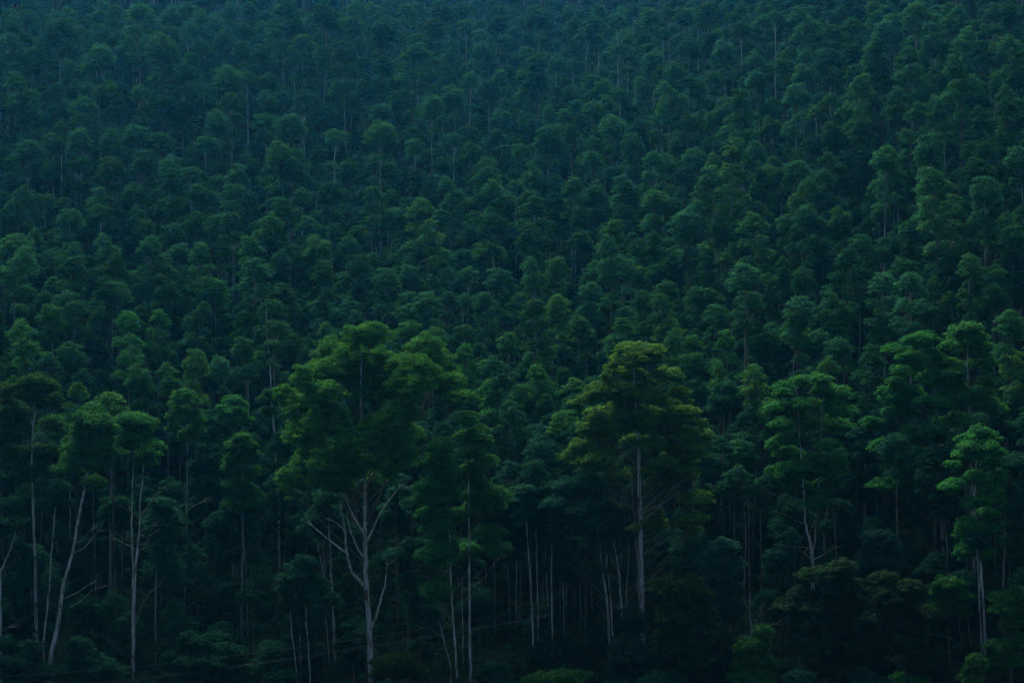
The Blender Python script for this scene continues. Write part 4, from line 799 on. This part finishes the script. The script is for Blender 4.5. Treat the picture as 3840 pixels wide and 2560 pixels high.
shrub('low dim green shrub at bottom centre-right below the olive one', 296, '2480,2640,3 2480,2600,2 2480,2550,1', '2470,2548,60,22 2530,2545,50,22 2430,2555,40,18', 'dark')
shrub('low shrub with a bent pale twig at the bottom right', 297, '3420,2640,3 3420,2600,2 3418,2560,1', '3395,2556,55,20 3450,2560,40,18 3360,2562,40,16', 'front')
shrub('low shrub at the very bottom under the brown shrubs', 296, '3230,2640,3 3230,2600,2 3230,2550,1', '3240,2550,60,22 3290,2555,45,20 2990,2540,60,24 2930,2520,55,26', 'dark')

# undergrowth over the forest floor: too dense and dim to count
def undergrowth():
    rng = np.random.default_rng(77)
    C, R = [], []
    y = 286.0
    while y < 380:
        half = 0.235 * y + 14
        n = int(half * 2 / 1.7)
        for q in range(n):
            X = rng.uniform(-half, half); Y = y + rng.uniform(-1.4, 1.4)
            z = float(ground(X, Y))
            for _ in range(int(rng.integers(1, 4))):
                r = rng.uniform(0.6, 1.3)
                C.append((X + rng.normal(0, .6), Y + rng.normal(0, .6), z + rng.uniform(0.2, 3.4 if Y > 304 else 1.4))); R.append((r, r, r * .7))
        y += 2.6
    mb = MB(); leaves(mb, rng, C, R, 20, 0.55, 0.33)
    o = link(bpy.data.objects.new('undergrowth', mb.mesh('undergrowth', LEAF['floor'])))
    o['kind'] = 'stuff'; o['label'] = 'dark leafy undergrowth covering the forest floor'; o['category'] = 'undergrowth'
undergrowth()

# ------------------------------------------------------------------ overhead wires crossing in front of the lower left
def wire(label, pts, D0, D1, r=0.012):
    P = []
    n = len(pts)
    for i, (x, y) in enumerate(pts):
        P.append(at(x, y, D0 + (D1 - D0) * i / (n - 1)))
    mb = MB(); tube(mb, P, [r] * n, 5, 8)
    m, nn, l = WIRE
    o = link(bpy.data.objects.new('overhead_wire', mb.mesh('overhead_wire', m, True)))
    o['label'] = label; o['category'] = 'wire'; o['group'] = 'overhead wires along the bottom left'
_m, _n, _l = new_mat('weathered_aluminium_wire')
_o = _n.new('ShaderNodeOutputMaterial'); _b = _n.new('ShaderNodeBsdfDiffuse')
_b.inputs[0].default_value = (0.14, 0.15, 0.15, 1); _l.new(_b.outputs[0], _o.inputs[0])
WIRE = (_m, _n, _l)
wire('topmost of the three thin overhead wires at the bottom left', [(-500, 2562), (0, 2535), (480, 2501), (960, 2447), (1400, 2386), (1920, 2296), (2060, 2268)], 290, 300)
wire('middle overhead wire at the bottom left, upper of the close pair', [(-500, 2615), (0, 2588), (480, 2546), (960, 2484), (1400, 2416), (1920, 2330), (2060, 2303)], 290, 300)
wire('lowest overhead wire at the bottom left, lower of the close pair', [(-500, 2623), (0, 2596), (480, 2553), (960, 2489), (1400, 2424), (1920, 2334), (2060, 2306)], 289, 299)

# ------------------------------------------------------------------ the hazy evening air
def haze():
    x0, x1, y0, y1, z0, z1 = -1400, 1400, -1100, 1700, float(ZMIN) - 1.0, float(ZMAX) + 45.0
    v = [(x, y, z) for z in (z0, z1) for y in (y0, y1) for x in (x0, x1)]
    f = [(0, 2, 3, 1), (4, 5, 7, 6), (0, 1, 5, 4), (2, 6, 7, 3), (0, 4, 6, 2), (1, 3, 7, 5)]
    me = bpy.data.meshes.new('haze'); me.from_pydata(v, [], f); me.update()
    m, n, l = new_mat('blue_evening_haze')
    out = n.new('ShaderNodeOutputMaterial'); pv = n.new('ShaderNodeVolumePrincipled')
    pv.inputs['Color'].default_value = (*HAZE_COLOR, 1); pv.inputs['Density'].default_value = HAZE_DENSITY; pv.inputs['Anisotropy'].default_value = HAZE_G
    pv.inputs['Density Attribute'].default_value = ''; pv.inputs['Color Attribute'].default_value = ''
    pv.inputs['Temperature Attribute'].default_value = ''
    l.new(pv.outputs[0], out.inputs['Volume'])
    me.materials.append(m)
    o = link(bpy.data.objects.new('haze', me)); o['kind'] = 'stuff'
    o['label'] = 'thin blue evening haze filling the valley'; o['category'] = 'haze'
haze()
